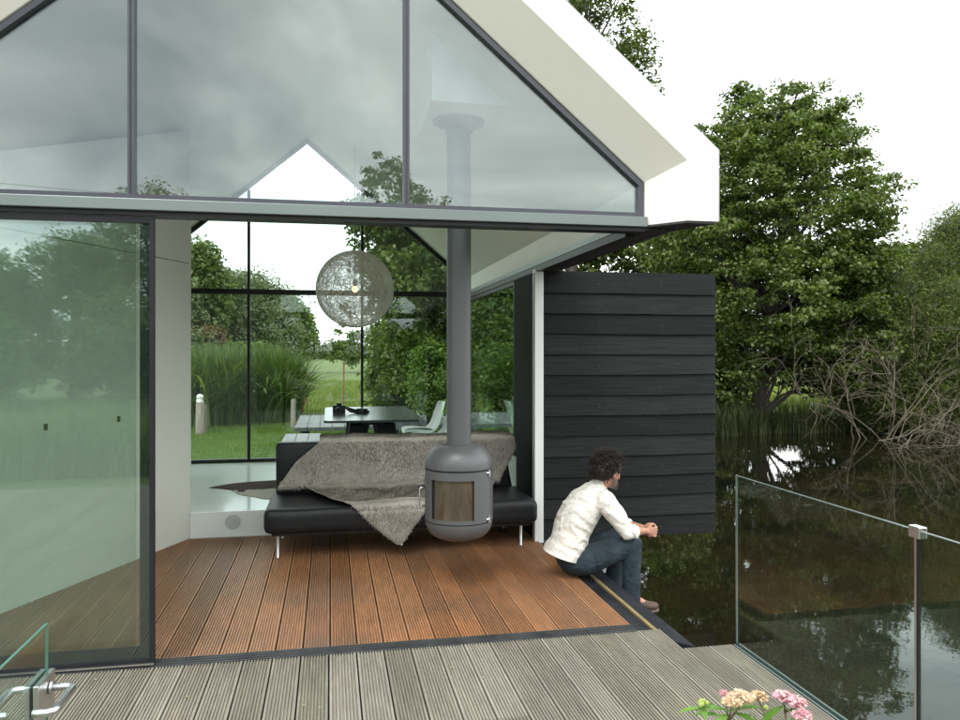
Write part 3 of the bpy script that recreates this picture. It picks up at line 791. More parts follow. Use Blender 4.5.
# camera lying on the table
cm=thing('camera','small black camera with its strap left on the dining table','camera',(.1,8.6,.963))
cx_,cy_=.10,8.70
MB().box(cx_-.07,cx_+.07,cy_-.03,cy_+.03,.964,1.055).box(cx_-.03,cx_+.03,cy_-.025,cy_+.02,1.055,1.08).build('camera_body',M['black'],cm,bevel=.008)
MB().tube([(cx_-.01,cy_-.03,1.005),(cx_-.01,cy_-.13,1.002)],[.036,.034],20).build('lens',M['black'],cm,True,50)
MB().tube([(cx_+.07,cy_,1.03),(cx_+.12,cy_-.05,.99),(cx_+.20,cy_-.08,.972),(cx_+.27,cy_-.02,.985),(cx_+.33,cy_+.05,.975),(cx_+.24,cy_+.10,.975),(cx_+.16,cy_+.07,.995),(cx_+.07,cy_+.02,1.03)],.013,8).build('strap',M['black'],cm,True,180)
MB().tube([(cx_+.20,cy_+.02,.99),(cx_+.31,cy_-.02,.99)],[.026,.026],14).build('lens_cap',M['black'],cm,True,50)

# ------------------------------------------------------------------ pendant lamp
LC=Vector((.278,8.75,2.36)); LR=.435
lamp=thing('pendant_lamp','large woven openwork ball lamp hanging over the dining table','lamp',tuple(LC))
ths=MB(); r_=random.Random(4)
for k in range(350):
    # random great-ish circle arcs of resin thread
    ax=Vector((r_.gauss(0,1),r_.gauss(0,1),r_.gauss(0,1))).normalized(); b1=ax.orthogonal().normalized(); b2=ax.cross(b1)
    hgt=r_.uniform(-.45,.45)*LR; rr=math.sqrt(LR*LR-hgt*hgt); n=34; wob=r_.uniform(0,6); 
    pts=[]
    for i in range(n+1):
        a=2*PI*i/n; w_=1+.012*math.sin(3*a+wob)
        dv=ax*(hgt+.04*math.sin(2*a+wob))+ (b1*math.cos(a)+b2*math.sin(a))*rr*w_
        pts.append(LC+dv.normalized()*LR)
    ths.tube(pts,.0013,3,False)
M['resin']=pmat('resin_thread',(.76,.74,.67),.45)
ths.build('shade',M['resin'],lamp)
zt_l=4.462-.85*abs(LC.x-RX)
MB().tube([(LC.x,LC.y,LC.z+.06),(LC.x,LC.y,zt_l)],.004,8).tube([(LC.x+.045,LC.y,LC.z+LR),(LC.x+.045,LC.y,zt_l)],.0015,5).build('cord',M['black'],lamp)
MB().tube([(LC.x,LC.y,LC.z+.03),(LC.x,LC.y,LC.z+.11)],.02,12).build('socket',M['steel'],lamp,True,50)
m,nt,out=new_mat('lit_bulb'); e=N(nt,'ShaderNodeEmission'); e.inputs[0].default_value=(1,.66,.30,1); e.inputs[1].default_value=5; nt.links.new(e.outputs[0],out.inputs[0])
MB().ell((LC.x,LC.y,LC.z),(.032,.032,.036)).build('bulb',m,lamp,True,180)

# ------------------------------------------------------------------ glass balustrade on the water side
bal=thing('glass_balustrade','frameless glass balustrade with steel clamp post along the water edge','balustrade',(2.25,2.6,0))
MB().box(2.244,2.256,2.612,3.948,-.04,.952).build('glass_panel',M['rail_glass'],bal)
MB().box(2.244,2.256,.9,2.588,-.04,.952).build('glass_panel',M['rail_glass'],bal)
MB().box(2.2435,2.2565,2.612,3.948,.9525,.9555).box(2.2435,2.2565,.9,2.588,.9525,.9555).build('top_edge',pmat('pale_glass_edge',(.13,.16,.15),.25),bal)
MB().box(2.2455,2.2545,3.9485,3.957,-.04,.957).build('end_profile',M['steel'],bal)
MB().box(2.2445,2.2555,2.589,2.600,-.1,.925).build('post',M['black'],bal)
MB().box(2.2445,2.2555,2.6003,2.611,-.1,.925).build('post_cover',M['steel'],bal)
MB().box(2.232,2.268,2.570,2.630,.9255,.972).build('post_clamp',M['steel'],bal,bevel=.004)
MB().box(2.231,2.239,-1.5,3.955,-.06,.004).box(2.2625,2.272,-1.5,3.955,-.06,.006).build('base_channel',M['alu'],bal)
MB().box(2.2395,2.262,-1.5,3.955,-.07,-.045).build('channel_seal',M['black'],bal)
# ------------------------------------------------------------------ glass gate bottom left
gt=thing('glass_gate','clear glass gate with steel lock and lever handles in the near left corner','gate',(-.715,1.6,.5))
GX=-.713
MB().box(GX-.003,GX+.003,.75,2.139,.10,.952).build('glass_panel',M['rail_glass'],gt)
MB().box(GX-.0032,GX+.0032,.75,2.139,.9525,.9545).box(GX-.0032,GX+.0032,2.1393,2.141,.10,.9545).build('glass_edge',M['glass_edge'],gt)
lk=MB(); lk.box(GX+.0035,GX+.017,2.035,2.150,.735,.835).box(GX-.017,GX-.0035,2.035,2.150,.735,.835)
lko=lk.build('lock_plate',M['steel'],gt,bevel=.002)
for s in (1,-1):
    zc_=.80; x0=GX+s*.019; x1=GX+s*.072
    pts=[(x0,2.112,zc_)]+[(GX+s*(.055),2.112,zc_),(GX+s*.067,2.108,zc_),(GX+s*.073,2.098,zc_)]+[(GX+s*.073,1.985,zc_),(GX+s*.070,1.972,zc_),(GX+s*.060,1.965,zc_),(GX+s*.028,1.965,zc_)]
    MB().tube(pts,.0095,14).build('lever_handle',M['steel'],gt,True,180)
    MB().tube([(x0,2.112,zc_),(x0+s*.006,2.112,zc_)],.017,18).build('rose',M['steel'],gt,True,40)
# ------------------------------------------------------------------ low platform and posts outside the back window
pf=MB()
for k in range(18): pf.box(-.60+k*.215,-.60+k*.215+.205,13.55,16.2,.28,.345)
pf=pf.build('garden_platform',pmat('wet_grey_planks',(.085,.095,.095),.5,var=.25,vscale=8,stretch=(1,.1,1))); tag(pf,'low dark grey plank platform on the lawn behind the glazed back wall','platform')
for xx in (-.5,3.1):
    for yy in (13.6,16.0): MB().box(xx,xx+.09,yy,yy+.09,-.15,.279).build('platform_leg',M['black'],pf)
# ------------------------------------------------------------------ vegetation
def unit_rand(n):
    v=NR.normal(size=(n,3)); return v/np.linalg.norm(v,axis=1,keepdims=True)
def leaf_cloud(cent, rad, per, size, flat=.55, asp=.55, up=.5, jitter=.35):
    """cent (n,3) clump centres, rad (n,) clump radii -> leaf quads"""
    n=len(cent)*per
    c=np.repeat(cent,per,0); r=np.repeat(rad,per)
    d=unit_rand(n)*(NR.random(n)**.5*r)[:,None]; d[:,2]*=flat
    p=c+d
    nm=unit_rand(n)*(1-up)+np.array([0,0,1])*up+d/np.maximum(r,1e-3)[:,None]*.4
    nm/=np.linalg.norm(nm,axis=1,keepdims=True)
    a=np.cross(nm,unit_rand(n)); a/=np.linalg.norm(a,axis=1,keepdims=True); b=np.cross(nm,a)
    s=size*(1-jitter+2*jitter*NR.random(n))[:,None]
    fold=nm*s*.18
    V=np.stack([p-a*s*.5, p+b*s*.5*asp-fold*.0+a*s*.05, p+a*s*.55-fold, p-b*s*.5*asp+a*s*.05],1)
    V[:,1]+=fold; V[:,3]+=fold
    F_=np.arange(n*4).reshape(-1,4)
    return V.reshape(-1,3),F_
def clumps(blobs, n, shell=.55, seed=None):
    vol=np.array([b[3]*b[4]*b[5] for b in blobs])**.67; k=NR.choice(len(blobs),n,p=vol/vol.sum())
    B=np.array(blobs,float)[k]; d=unit_rand(n); r=(shell+(1-shell)*NR.random(n))**.7*(.85+.3*NR.random(n))
    return B[:,:3]+d*B[:,3:6]*r[:,None]
M['bark']=pmat('bark',(.060,.050,.040),.85,var=.4,vscale=14,stretch=(1,1,.2),bmp=.6,bscale=20)
M['maple']=leaf_mat('maple_leaf',[(0,(.046,.072,.015)),(.45,(.088,.130,.030)),(.8,(.145,.190,.052)),(1,(.23,.26,.105))],.34,.45)
M['oak']=leaf_mat('oak_leaf',[(0,(.034,.056,.013)),(.5,(.070,.105,.024)),(1,(.14,.17,.045))],.3,.45)
M['willow']=leaf_mat('willow_leaf',[(0,(.062,.084,.034)),(.5,(.108,.136,.060)),(1,(.18,.20,.10))],.3,.5)
M['thicket']=leaf_mat('thicket_leaf',[(0,(.050,.072,.016)),(.5,(.095,.128,.032)),(1,(.17,.20,.062))],.35,.5)
M['bushl']=leaf_mat('bright_bush_leaf',[(0,(.05,.10,.015)),(.5,(.10,.18,.03)),(1,(.20,.28,.06))],.35,.45)
M['reed']=leaf_mat('reed_blade',[(0,(.040,.075,.022)),(.5,(.080,.125,.040)),(1,(.17,.20,.085))],.3,.5)
M['dimreed']=leaf_mat('dark_reed_blade',[(0,(.018,.030,.009)),(.6,(.042,.058,.016)),(1,(.08,.085,.03))],.2,.6)
M['lawn']=leaf_mat('lawn_blade',[(0,(.065,.125,.020)),(.6,(.115,.185,.032)),(1,(.18,.24,.055))],.3,.6)
M['bushl2']=leaf_mat('pale_reed_leaf',[(0,(.07,.12,.035)),(.5,(.12,.18,.06)),(1,(.22,.26,.12))],.35,.5)
M['meadow']=leaf_mat('meadow_blade',[(0,(.10,.15,.03)),(.5,(.17,.22,.05)),(1,(.27,.28,.10))],.3,.6)
M['litter']=leaf_mat('dry_litter',[(0,(.30,.24,.12)),(.5,(.42,.38,.24)),(1,(.55,.52,.42))],.1)
def wall_x(y): return -1.217+(y-7.153)*.447 if y>4.4 else -9
M['rust']=leaf_mat('rusty_leaf',[(0,(.09,.05,.03)),(1,(.16,.10,.05))],.2)
def limb(mb,a,b,r0,r1,bend=.15,n=5,seg=6):
    a=Vector(a); b=Vector(b); L=(b-a).length; off=Vector((RNG.uniform(-1,1),RNG.uniform(-1,1),RNG.uniform(.1,1)))*bend*L
    pts=[];rs=[]
    for i in range(n+1):
        t=i/n; pts.append(a.lerp(b,t)+off*math.sin(PI*t)*.6+Vector((RNG.uniform(-1,1),RNG.uniform(-1,1),RNG.uniform(-1,1)))*L*.012); rs.append(r0+(r1-r0)*t)
    mb.tube(pts,rs,seg,True); return pts
def tree(name,label,cat,base,blobs,nc,per,size,mat,trunk_r=.16,crad=.42,limbs=26,group=None,flat=.5,asp=.6,shell=.5,split=.35,stems=1,up=.5,extra=None):
    bx,by,bz=base
    t=thing(name,label,cat,base,group)
    C=clumps(blobs,nc,shell)
    C=C[C[:,2]>bz+.15]
    rad=crad*(.6+.8*NR.random(len(C)))
    V,Fq=leaf_cloud(C,rad,per,size,flat,asp,up)
    keep=V.reshape(-1,4,3)[:,:,2].min(1)>bz+.02
    V=V.reshape(-1,4,3)[keep].reshape(-1,3); Fq=np.arange(len(V)).reshape(-1,4)
    if extra is not None: C=np.concatenate([C,extra])
    tb_=MB(); top=max(b[2]+b[5]*.7 for b in blobs)
    for s in range(stems):
        cx=sum(b[0]*b[3] for b in blobs)/sum(b[3] for b in blobs); cy=sum(b[1]*b[3] for b in blobs)/sum(b[3] for b in blobs)
        o=Vector((RNG.uniform(-1,1),RNG.uniform(-1,1),0))*(trunk_r*1.8 if stems>1 else 0)
        tx=cx+(RNG.uniform(-1,1)*blobs[0][3]*.5 if stems>1 else 0)
        trunk=limb(tb_,Vector((bx,by,bz-.25))+o,(tx,cy,top),trunk_r*1.15,trunk_r*.22,.05,8,10)
        for i in range(limbs//stems):
            c=C[NR.integers(len(C))]
            hi=[p for p in trunk if p.z<c[2]-.1*(top-bz) and p.z>bz+(top-bz)*.12]
            a=hi[-1] if hi else trunk[1]
            q=limb(tb_,a,c,trunk_r*.34*(.6+.6*RNG.random()),trunk_r*.06,.12,5,5)
            for k in range(3):
                c2=C[np.argmin(np.linalg.norm(C-np.array(q[3])-NR.normal(0,.6,3),axis=1))]
                limb(tb_,q[RNG.randrange(2,5)],c2,trunk_r*.10,trunk_r*.03,.1,3,4)
    tb_.build('trunk',M['bark'],t,True,180)
    np_mesh('crown',V,Fq,mat,t)
    return t
def gz(x,y): return float(ground_h(np.array([x]),np.array([y]))[0])
def pos(px,t):
    dx,dy=ray(px); return t*dx,t*dy
def blob(px,py,t,wpx,hpx,depth):
    p=at(px,py,t); k=t/F_PX; return (p.x,p.y,p.z,wpx*k,depth,hpx*k)

# big maple on the far bank
t=20.5; bx,by=pos(752,t)
tree('maple_tree','broad dark green maple on the far bank, between the black panel and the thicket','tree',(bx,by,gz(bx,by)),
  [blob(785,215,t,80,115,3),blob(740,180,t,55,75,2.4),blob(800,160,t,38,65,1.5),blob(835,250,t,42,80,2),blob(745,300,t,75,75,3),blob(820,325,t,52,58,2.4),blob(700,240,t,60,62,2.3),blob(770,350,t+.3,60,40,2),blob(725,380,t,24,26,1.4),blob(825,374,t,40,22,1.6),blob(858,300,t,26,60,1.4),blob(742,108,t,12,24,.7),blob(792,100,t,13,26,.7),blob(828,130,t,12,26,.7),blob(862,170,t,14,24,.8),blob(858,222,t,24,40,1.4),blob(868,275,t,22,34,1.2),blob(780,140,t,50,40,2),blob(712,130,t,12,20,.7)],
  1450,76,.100,M['maple'],.19,.38,70,flat=.42,asp=.75,shell=.45)
# second small trunk tree right of it, dark understorey
t=24; bx,by=pos(860,t)
tree('bank_tree','dim leafy tree behind the maple where the bare branches start','tree',(bx,by,gz(bx,by)),
  [blob(855,330,t,45,75,2.5),blob(880,290,t,30,55,2)],300,60,.16,M['oak'],.14,.5,20,flat=.6)
t=26; bx,by=pos(655,t)
tree('bank_tree','dark tree showing through the gap between the eaves and the black panel','tree',(bx,by,gz(bx,by)),
  [blob(630,270,t,75,70,3),blob(690,300,t,50,60,3)],420,55,.19,M['oak'],.2,.55,26)
# tall airy tree over the roof
t=24; bx,by=pos(575,t)
tree('tall_tree','tall airy tree rising above the right slope of the roof','tree',(bx,by,gz(bx,by)),
  [blob(600,40,t,55,45,2.4),blob(628,65,t,32,30,1.5),blob(560,0,t,70,60,2.5),blob(600,-60,t,55,60,2.4),blob(540,120,t,60,70,2),blob(645,88,t,14,14,.8)],
  420,40,.12,M['oak'],.16,.42,54,flat=.5,shell=.35)
# willow thicket on the right bank
sp=[(905,19.6,385,60,60),(945,19.0,360,60,80),(985,19.5,330,60,100),(915,21.5,315,45,65),(955,21.5,262,34,50),(1040,20,340,60,110)]
for i,(px,t,py,w,h) in enumerate(sp):
    bx,by=pos(px,t)
    lab=['light green willow bush left end of the right thicket','light green willow bush in the middle of the right thicket','tall willow bush at the right picture edge','pale willow bush behind the left end of the thicket','pale feathery willow reaching highest above the thicket','willow bush just past the right picture edge'][i]
    tree('willow_bush',lab,'bush',(bx,by,gz(bx,by)),[blob(px,py,t,w*.75,h,1.6),blob(px+10,py-h*.5,t,w*.45,h*.55,1.2)],420,62,.10,M['thicket'],.07,.38,26,'willow bushes on the right bank',flat=.9,asp=.24,stems=3,up=.1,shell=.35)
# airy shoots above the thicket
def shoots(label,px,t,n,h0,h1,spread,mat,leaf=.07,base_py=None):
    bx,by=pos(px,t); bz=gz(bx,by); th=thing('willow_shoots',label,'bush',(bx,by,bz)); st=MB(); C=[]
    for k in range(n):
        x=bx+RNG.uniform(-.4,.4); y=by+RNG.uniform(-.4,.4); h=RNG.uniform(h0,h1); ex=RNG.uniform(-spread,spread); ey=RNG.uniform(-spread,spread)*.5
        pts=[Vector((x+ex*s*s,y+ey*s*s,bz+h*s)) for s in np.linspace(0,1,8)]
        st.tube(pts,[.022*(1-.9*i/7) for i in range(8)],5)
        for p in pts[3:]:
            for j in range(4): C.append((p.x+RNG.uniform(-.2,.2),p.y+RNG.uniform(-.2,.2),p.z+RNG.uniform(-.2,.3)))
    st.build('stems',M['bark'],th,True,180); C=np.array(C); V,Fq=leaf_cloud(C,np.full(len(C),.24),14,leaf,1.1,.22,.1); np_mesh('leaves',V,Fq,mat,th)
shoots('loose grey green shoots against the sky at the right',935,20.5,30,4.2,6.6,1.5,M['thicket'],.10)
shoots('loose grey green shoots just right of the maple',885,21,20,3.2,5.4,1.0,M['thicket'],.10)
# bare arching branches over the water
M['twig']=pmat('bare_branch',(.165,.138,.095),.8,var=.3,vscale=3)
def bare(label,px,t,n,seed):
    r=random.Random(seed); bx,by=pos(px,t); bz=max(gz(bx,by),-.5)
    mb=MB()
    def grow(p,d,L,rad,depth):
        pts=[p.copy()]; n_=7; q=p.copy(); dd=d.copy()
        for i in range(n_):
            dd=(dd+Vector((r.gauss(0,.16),r.gauss(0,.16),r.gauss(-.05,.12)))).normalized(); q=q+dd*(L/n_)
            if q.z<-.44: q.z=-.44; dd.z=abs(dd.z)*.2
            pts.append(q.copy())
        mb.tube(pts,[rad*(1-.75*i/n_) for i in range(n_+1)],4 if depth else 5,False)
        if depth<3:
            for k in range(3 if depth else 5):
                i=r.randrange(2,n_+1); d2=(dd+Vector((r.gauss(0,.7),r.gauss(0,.5),r.gauss(.1,.5)))).normalized()
                grow(pts[i],d2,L*r.uniform(.4,.62),rad*.5,depth+1)
    for k in range(n):
        a=r.uniform(-1,1); d=Vector((a*.9-.15,-r.uniform(.1,.6),r.uniform(.25,1.2))).normalized()
        grow(Vector((bx+r.uniform(-.8,.8),by+r.uniform(-.4,.4),bz)),d,r.uniform(1.5,3.0),r.uniform(.014,.027),0)
    o=mb.build('bare_branches',M['twig'],None,True,180); tag(o,label,'branches',group='bare arching branches over the far water')
bare('tangle of bare branches arching out left over the water below the maple',868,18.6,5,1)
bare('tangle of bare brown branches in front of the willow thicket',905,18.2,8,2)
bare('dense tangle of bare branches at the right picture edge',948,17.6,10,3)
bare('fine bare branches standing up in front of the highest willow',925,18.8,6,5)
# reeds and undergrowth along the far bank
def blades(name,label,cat,pts,h0,h1,w,mat,lean=.35,kind=None,clump=1):
    pts=np.asarray(pts); n=len(pts); seg=4
    h=NR.uniform(h0,h1,n); a=NR.uniform(0,2*PI,n); d=np.stack([np.cos(a),np.sin(a)],1); ln=h*NR.uniform(.1,1,n)*lean
    sidev=np.stack([-d[:,1],d[:,0]],1); V=[]
    for i in range(seg+1):
        s=i/seg; c=np.empty((n,3)); c[:,:2]=pts[:,:2]+d*(ln*s*s)[:,None]; c[:,2]=pts[:,2]+h*(s-.18*s*s*s*(ln/h)*2)
        ww=w*(1-s)**.6*.5 if i<seg else 0
        o=np.zeros((n,3)); o[:,:2]=sidev*ww
        V+= [c-o,c+o]
    V=np.stack(V,1).reshape(-1,3); b=np.arange(n)[:,None,None]*(2*(seg+1))
    q=np.array([[2*i,2*i+1,2*i+3,2*i+2] for i in range(seg)])[None]
    Fq=(b+q).reshape(-1,4)
    o=np_mesh(name,V,Fq,mat); tag(o,label,cat,kind=kind); return o
def scatter(n,x0,x1,y0,y1,cond=None):
    X=NR.uniform(x0,x1,n); Y=NR.uniform(y0,y1,n)
    if cond is not None: k=cond(X,Y); X,Y=X[k],Y[k]
    return np.stack([X,Y,ground_h(X,Y)],1)
far=scatter(36000,4,30,15,22,lambda X,Y:(wdist(X,Y)>-.3)&(wdist(X,Y)<.9))
blades('bank_reeds','dark reeds and grasses fringing the far bank','reeds',far,.15,.5,.022,M['dimreed'],.5,'stuff')
near=scatter(26000,1.5,6,9,18,lambda X,Y:(wdist(X,Y)>-.1)&(wdist(X,Y)<.7)&(X>2.1))
blades('shore_grass','long grass along the near shore right of the house','grass',near,.2,.55,.012,M['dimreed'],.6,'stuff')
# sedge clumps under the maple
for i,(px,t) in enumerate(((728,19.6),(790,20.2),(830,20.6))):
    bx,by=pos(px,t)
    n=1300; r=NR.random(n)**.5*.8; a=NR.uniform(0,2*PI,n); X=bx+r*np.cos(a)*1.4; Y=by+r*np.sin(a)*.6
    blades('sedge_clump',['tall sedge clump at the foot of the maple trunk','low dark sedge clump in the middle below the maple','low sedge clump near the bare branches'][i],'sedge',np.stack([X,Y,np.maximum(ground_h(X,Y),-.5)],1),.3,1.0-.25*i,.03,M['dimreed'],.5)
# bushes that close the far bank
for i,(px,t,py,w,h,mt) in enumerate(((885,22.5,392,40,26,'oak'),(915,23,380,60,40,'oak'),(700,23,380,46,30,'oak'),(655,17.5,370,40,45,'maple'))):
    bx,by=pos(px,t)
    tree('shrub',['dark shrub behind the bare branches','dark shrub deep behind the willow thicket','dark shrub behind the maple trunk','leafy shrub hidden mostly by the black panel'][i],'shrub',(bx,by,gz(bx,by)),[blob(px,py,t,w,h,1.4)],150,60,.11,M[mt],.05,.4,14,flat=.8,stems=2)
# ---- seen through the house
t=15.2; bx,by=pos(470,t)
tree('garden_tree','large dark tree close behind the glazed back wall, right of the lamp','tree',(bx,by,gz(bx,by)),
  [blob(430,255,t,62,75,2.2),blob(395,215,t,44,45,1.4),blob(475,215,t,60,75,2),blob(392,270,t,26,34,1),blob(420,180,t,38,35,1.2),blob(440,335,t+.6,52,42,1.5),blob(500,290,t,45,70,1.6)],
  1000,66,.105,M['maple'],.17,.36,44,flat=.6,asp=.65,shell=.3)
t=13.6; bx,by=pos(432,t)
tree('bright_shrub','bright yellow green shrub beyond the back glass, above the chairs','shrub',(bx,by,gz(bx,by)),[blob(432,378,t,24,34,.6)],130,60,.07,M['bushl'],.03,.2,14,flat=.9,stems=3,asp=.5)
t=15; bx,by=pos(400,t)
tree('dark_shrub','dark green shrub beyond the back glass, behind the table end','shrub',(bx,by,gz(bx,by)),[blob(398,380,t,30,32,.8)],130,60,.09,M['maple'],.03,.28,14,flat=.9,stems=3)
t=14; bx,by=pos(497,t)
tree('side_shrub','soft green hedge shrub seen through the side window','shrub',(bx,by,gz(bx,by)),[blob(497,350,t,34,62,.9),blob(520,330,t,30,80,.9)],240,60,.09,M['maple'],.05,.34,14,flat=.9,stems=3)
# willow belt at left
for i,(px,t,py,w,h,mt) in enumerate(((200,30,292,18,44,'maple'),(150,28,315,42,50,'willow'),(225,34,325,40,52,'willow'),(254,40,322,32,44,'willow'),(284,50,328,17,32,'maple'),(295,62,334,10,22,'maple'),(240,27,368,34,22,'maple'),(190,24,372,34,34,'willow'))):
    bx,by=pos(px,t)
    k=t/F_PX; w*=1.2; h*=1.08
    tree('willow_tree' if i not in (0,4,5) else 'field_tree',['dark pointed tree at the left end of the field edge row','broad willow hidden mostly by the inner wall','grey green willow left of the first dark window post','grey green willow just right of the first dark window post','darker round tree near the end of the field edge row','smallest dark tree closing the field edge row','low round willow in front of the row behind the reeds','low grey willow at the far left of the view through the house'][i],'tree',
      (bx,by,gz(bx,by)),[blob(px,py,t,w,h,w*k),blob(px+w*.4,py+h*.35,t,w*.7,h*.6,w*k*.8),blob(px-w*.4,py+h*.3,t,w*.7,h*.6,w*k*.8)],480,60,.07+.0035*t,M[mt],.2,.028*t*.55,16,'trees along the left field edge',flat=.8,asp=.45 if mt=='willow' else .7)
bx,by=pos(207,24.5); tree('rusty_bush','reddish brown bush between the willows at the left','bush',(bx,by,gz(bx,by)),[blob(207,342,24.5,14,12,.7)],60,60,.09,M['rust'],.04,.3,8,flat=.8,stems=2)
# distant tree line at the end of the meadow
for i in range(16):
    px=296+i*9+RNG.uniform(-2,2) if i<9 else 380+(i-9)*16; t=RNG.uniform(150,200) if i<9 else RNG.uniform(60,80); h=RNG.uniform(3,4.6) if i<9 else RNG.uniform(5,8)
    bx,by=pos(px,t); k=t/F_PX; hp=h*.5 if t>100 else h*1.1
    n_=tree('distant_tree','distant dark tree on the horizon at the end of the meadow','tree',(bx,by,-.1),[(bx,by,h*.42,h*.7,2.0,h*.52)],60,44,.5 if t>100 else .3,M['maple'],.2,.8 if t>100 else .6,5,'distant trees on the horizon',flat=.8)
# right part: distant trees beyond the far bank
for i,(px,t,h) in enumerate(((770,60,5.5),(720,64,6.5),(850,66,6),(910,60,7),(660,70,8),(600,68,8))):
    bx,by=pos(px,t)
    if i==0: continue
    tree('far_tree','far tree beyond the sunny meadow behind the maple','tree',(bx,by,-.1),[(bx,by,h*.5,2.6,2,h*.5)],120,50,.3,M['oak'],.2,.8,8,'far trees beyond the right meadow',flat=.8)
# reeds left, in front of the willows
rd=[]
for cxp,t,sp_,n in ((208,19.0,1.1,3200),(240,19.5,1.1,3400),(268,19.5,.8,2600),(186,19.5,1.0,2300)):
    bx,by=pos(cxp,t); r=NR.random(n)**.5*sp_; a=NR.uniform(0,2*PI,n); X=bx+r*np.cos(a); Y=by+r*np.sin(a)*1.2; rd.append(np.stack([X,Y,ground_h(X,Y)],1))
rd=np.concatenate(rd)
blades('tall_reeds','bed of tall green reeds at the left beyond the lawn','reeds',rd,1.0,2.25,.046,M['reed'],.75,'stuff')
rk=rd[NR.random(len(rd))<.22]
blades('broad_reeds','broader pale arching leaves among the tall reeds at the left','reeds',rk,.7,2.1,.085,M['bushl2'],1.5,'stuff')
# lawn
lw_=scatter(150000,-6.5,4.6,10.6,19,lambda X,Y:(wdist(X,Y)>.25))
blades('lawn_grass','short green lawn grass right behind the house','grass',lw_,.03,.085,.009,M['lawn'],.8,'stuff')
md=scatter(70000,-9,9,19,46,lambda X,Y:(wdist(X,Y)>.2))
blades('meadow_grass','longer meadow grass running to the horizon','grass',md,.08,.24,.022,M['meadow'],.7,'stuff')
md=scatter(22000,8,30,20,40,lambda X,Y:(wdist(X,Y)>.5))
blades('bank_grass','pale sunny meadow grass beyond the far bank','grass',md,.15,.35,.035,M['meadow'],.7,'stuff')
# flowering weeds at left window
# posts
M['postwood']=pmat('weathered_post',(.26,.225,.19),.85,var=.25,vscale=20,stretch=(1,1,.15))
M['redpost']=pmat('rusty_post',(.20,.075,.045),.8,var=.3)
def post(label,px,py_top,py_bot,wpx,mat,cap=None,t=None):
    z0=-.1; t=t or (EYE-z0)*F_PX/(py_bot-352); bx,by=pos(px,t); g=gz(bx,by); top=EYE+t*(352-py_top)/F_PX; r=wpx/2*t/F_PX
    th=thing('fence_post',label,'post',(bx,by,g))
    MB().tube([(bx,by,g-.1),(bx+.01,by,top-r*.4),(bx+.01,by,top)],[r,r*.97,r*.8],12).build('shaft',mat,th,True,50)
    if cap: MB().tube([(bx,by,top+.001),(bx,by,top+.06)],[r*.8,r*.75],10).ell((bx,by,top+.11),(r*.8,r*.8,.06),10,6).build('post_cap',cap,th,True,60)
post('stout wooden post with a white cap left behind the sliding opening',200,402,434,9,M['postwood'],M['white'])
post('slim second wooden post at the left picture side of the view',204.5,405,433,4,M['postwood'])
post('short grey wooden post at the end of the reed bed',293,399,428,5,M['postwood'])
post('reddish rusty post next to the short grey post',302,393,416,3,M['redpost'])
post('thin tall stake standing in the meadow',307,373,410,1.8,M['redpost'])
post('thin rusty rod near the second dark window post',343.5,362,396,1.6,M['redpost'],t=24)
post('wooden post seen through the side window',509,396,424,7,M['postwood'],t=14.5)
# ---- behind the camera, seen in the reflections
for i,(x,y,h,w) in enumerate(((-15.5,-19,4.6,2.6),(-12,-21,5.4,2.4),(-9.3,-22,6.3,2.2),(-6.9,-22,8.2,2.3),(-4.6,-24,6.4,2.0),(-18,-16,4.5,2.6))):
    tree('hedge_tree',['bushy tree left in the mirrored view of the sliding door','second bushy tree from the left in the door reflection','middle bushy tree in the door reflection','tallest bushy tree in the door reflection','bushy tree right of the tallest in the door reflection','outermost bushy tree behind the terrace'][i],'tree',(x,y,gz(x,y)),[(x,y,h*.45,w*1.1,2,h*.45),(x+.3,y,h*.72,w*.6,1.3,h*.28)],320,60,.17,M['bushl'],.14,.5,16,'trees behind the terrace',flat=.8,asp=.4)
for i in range(13):  # hedge added out of view so the back glass mirrors less bright sky
    x=-17+i*3.3+RNG.uniform(-.6,.6); y=-17.5+RNG.uniform(-1,1); h=RNG.uniform(3.1,4.0)
    tree('added_hedge_bush','round bush of a hedge added out of view to block sky in the glass reflections','bush',(x,y,gz(x,y)),[(x,y,h*.5,1.9,1.3,h*.5)],130,60,.15,M['bushl'],.08,.45,6,'hedge bushes added behind the terrace',flat=.8)
bp=scatter(30000,-14,12,-6.5,-2.6); bp=bp[(np.sin(bp[:,0]*1.3)+np.sin(bp[:,0]*3.1+1)+NR.normal(0,.6,len(bp)))>-.6]; bp[:,2]=-.12
blades('garden_border','border of tall garden plants behind the terrace, mirrored in the glass door','plants',bp,.4,1.25,.035,M['bushl2'],.8,'stuff')
ll=[]; lv=MB()
for k in range(70):
    x=RNG.uniform(-2.6,2.1); y=RNG.uniform(2.5,4.15) if k%3 else RNG.uniform(4.5,6.8)
    if x<wall_x(y)+.1: continue
    a=RNG.uniform(0,6.3); r=RNG.uniform(.004,.013); q=[(x+r*math.cos(a+j*PI/3)*(1 if j%3==0 else .5),y+r*math.sin(a+j*PI/3)*(1 if j%3==0 else .5),.003+RNG.uniform(0,.004)) for j in range(6)]
    lv.add(q,[tuple(range(6))])
tag(lv.build('leaf_litter',M['litter'],kind='stuff'),'tiny dry leaf scraps scattered on the deck boards','leaf litter')
x,y=2.6,-21.5
tree('lone_tree','slender tree behind the terrace mirrored in the gable glass','tree',(x,y,gz(x,y)),[(x-.4,y,8.0,1.0,1,1.6),(x+.9,y,6.8,1.5,1.2,1.4),(x,y,5,1.4,1.2,1.8)],150,46,.14,M['maple'],.13,.4,16)
px_=thing('utility_pole','wooden utility pole with a cable, mirrored faintly in the gable glass','pole',(-7.2,-26,-.1))
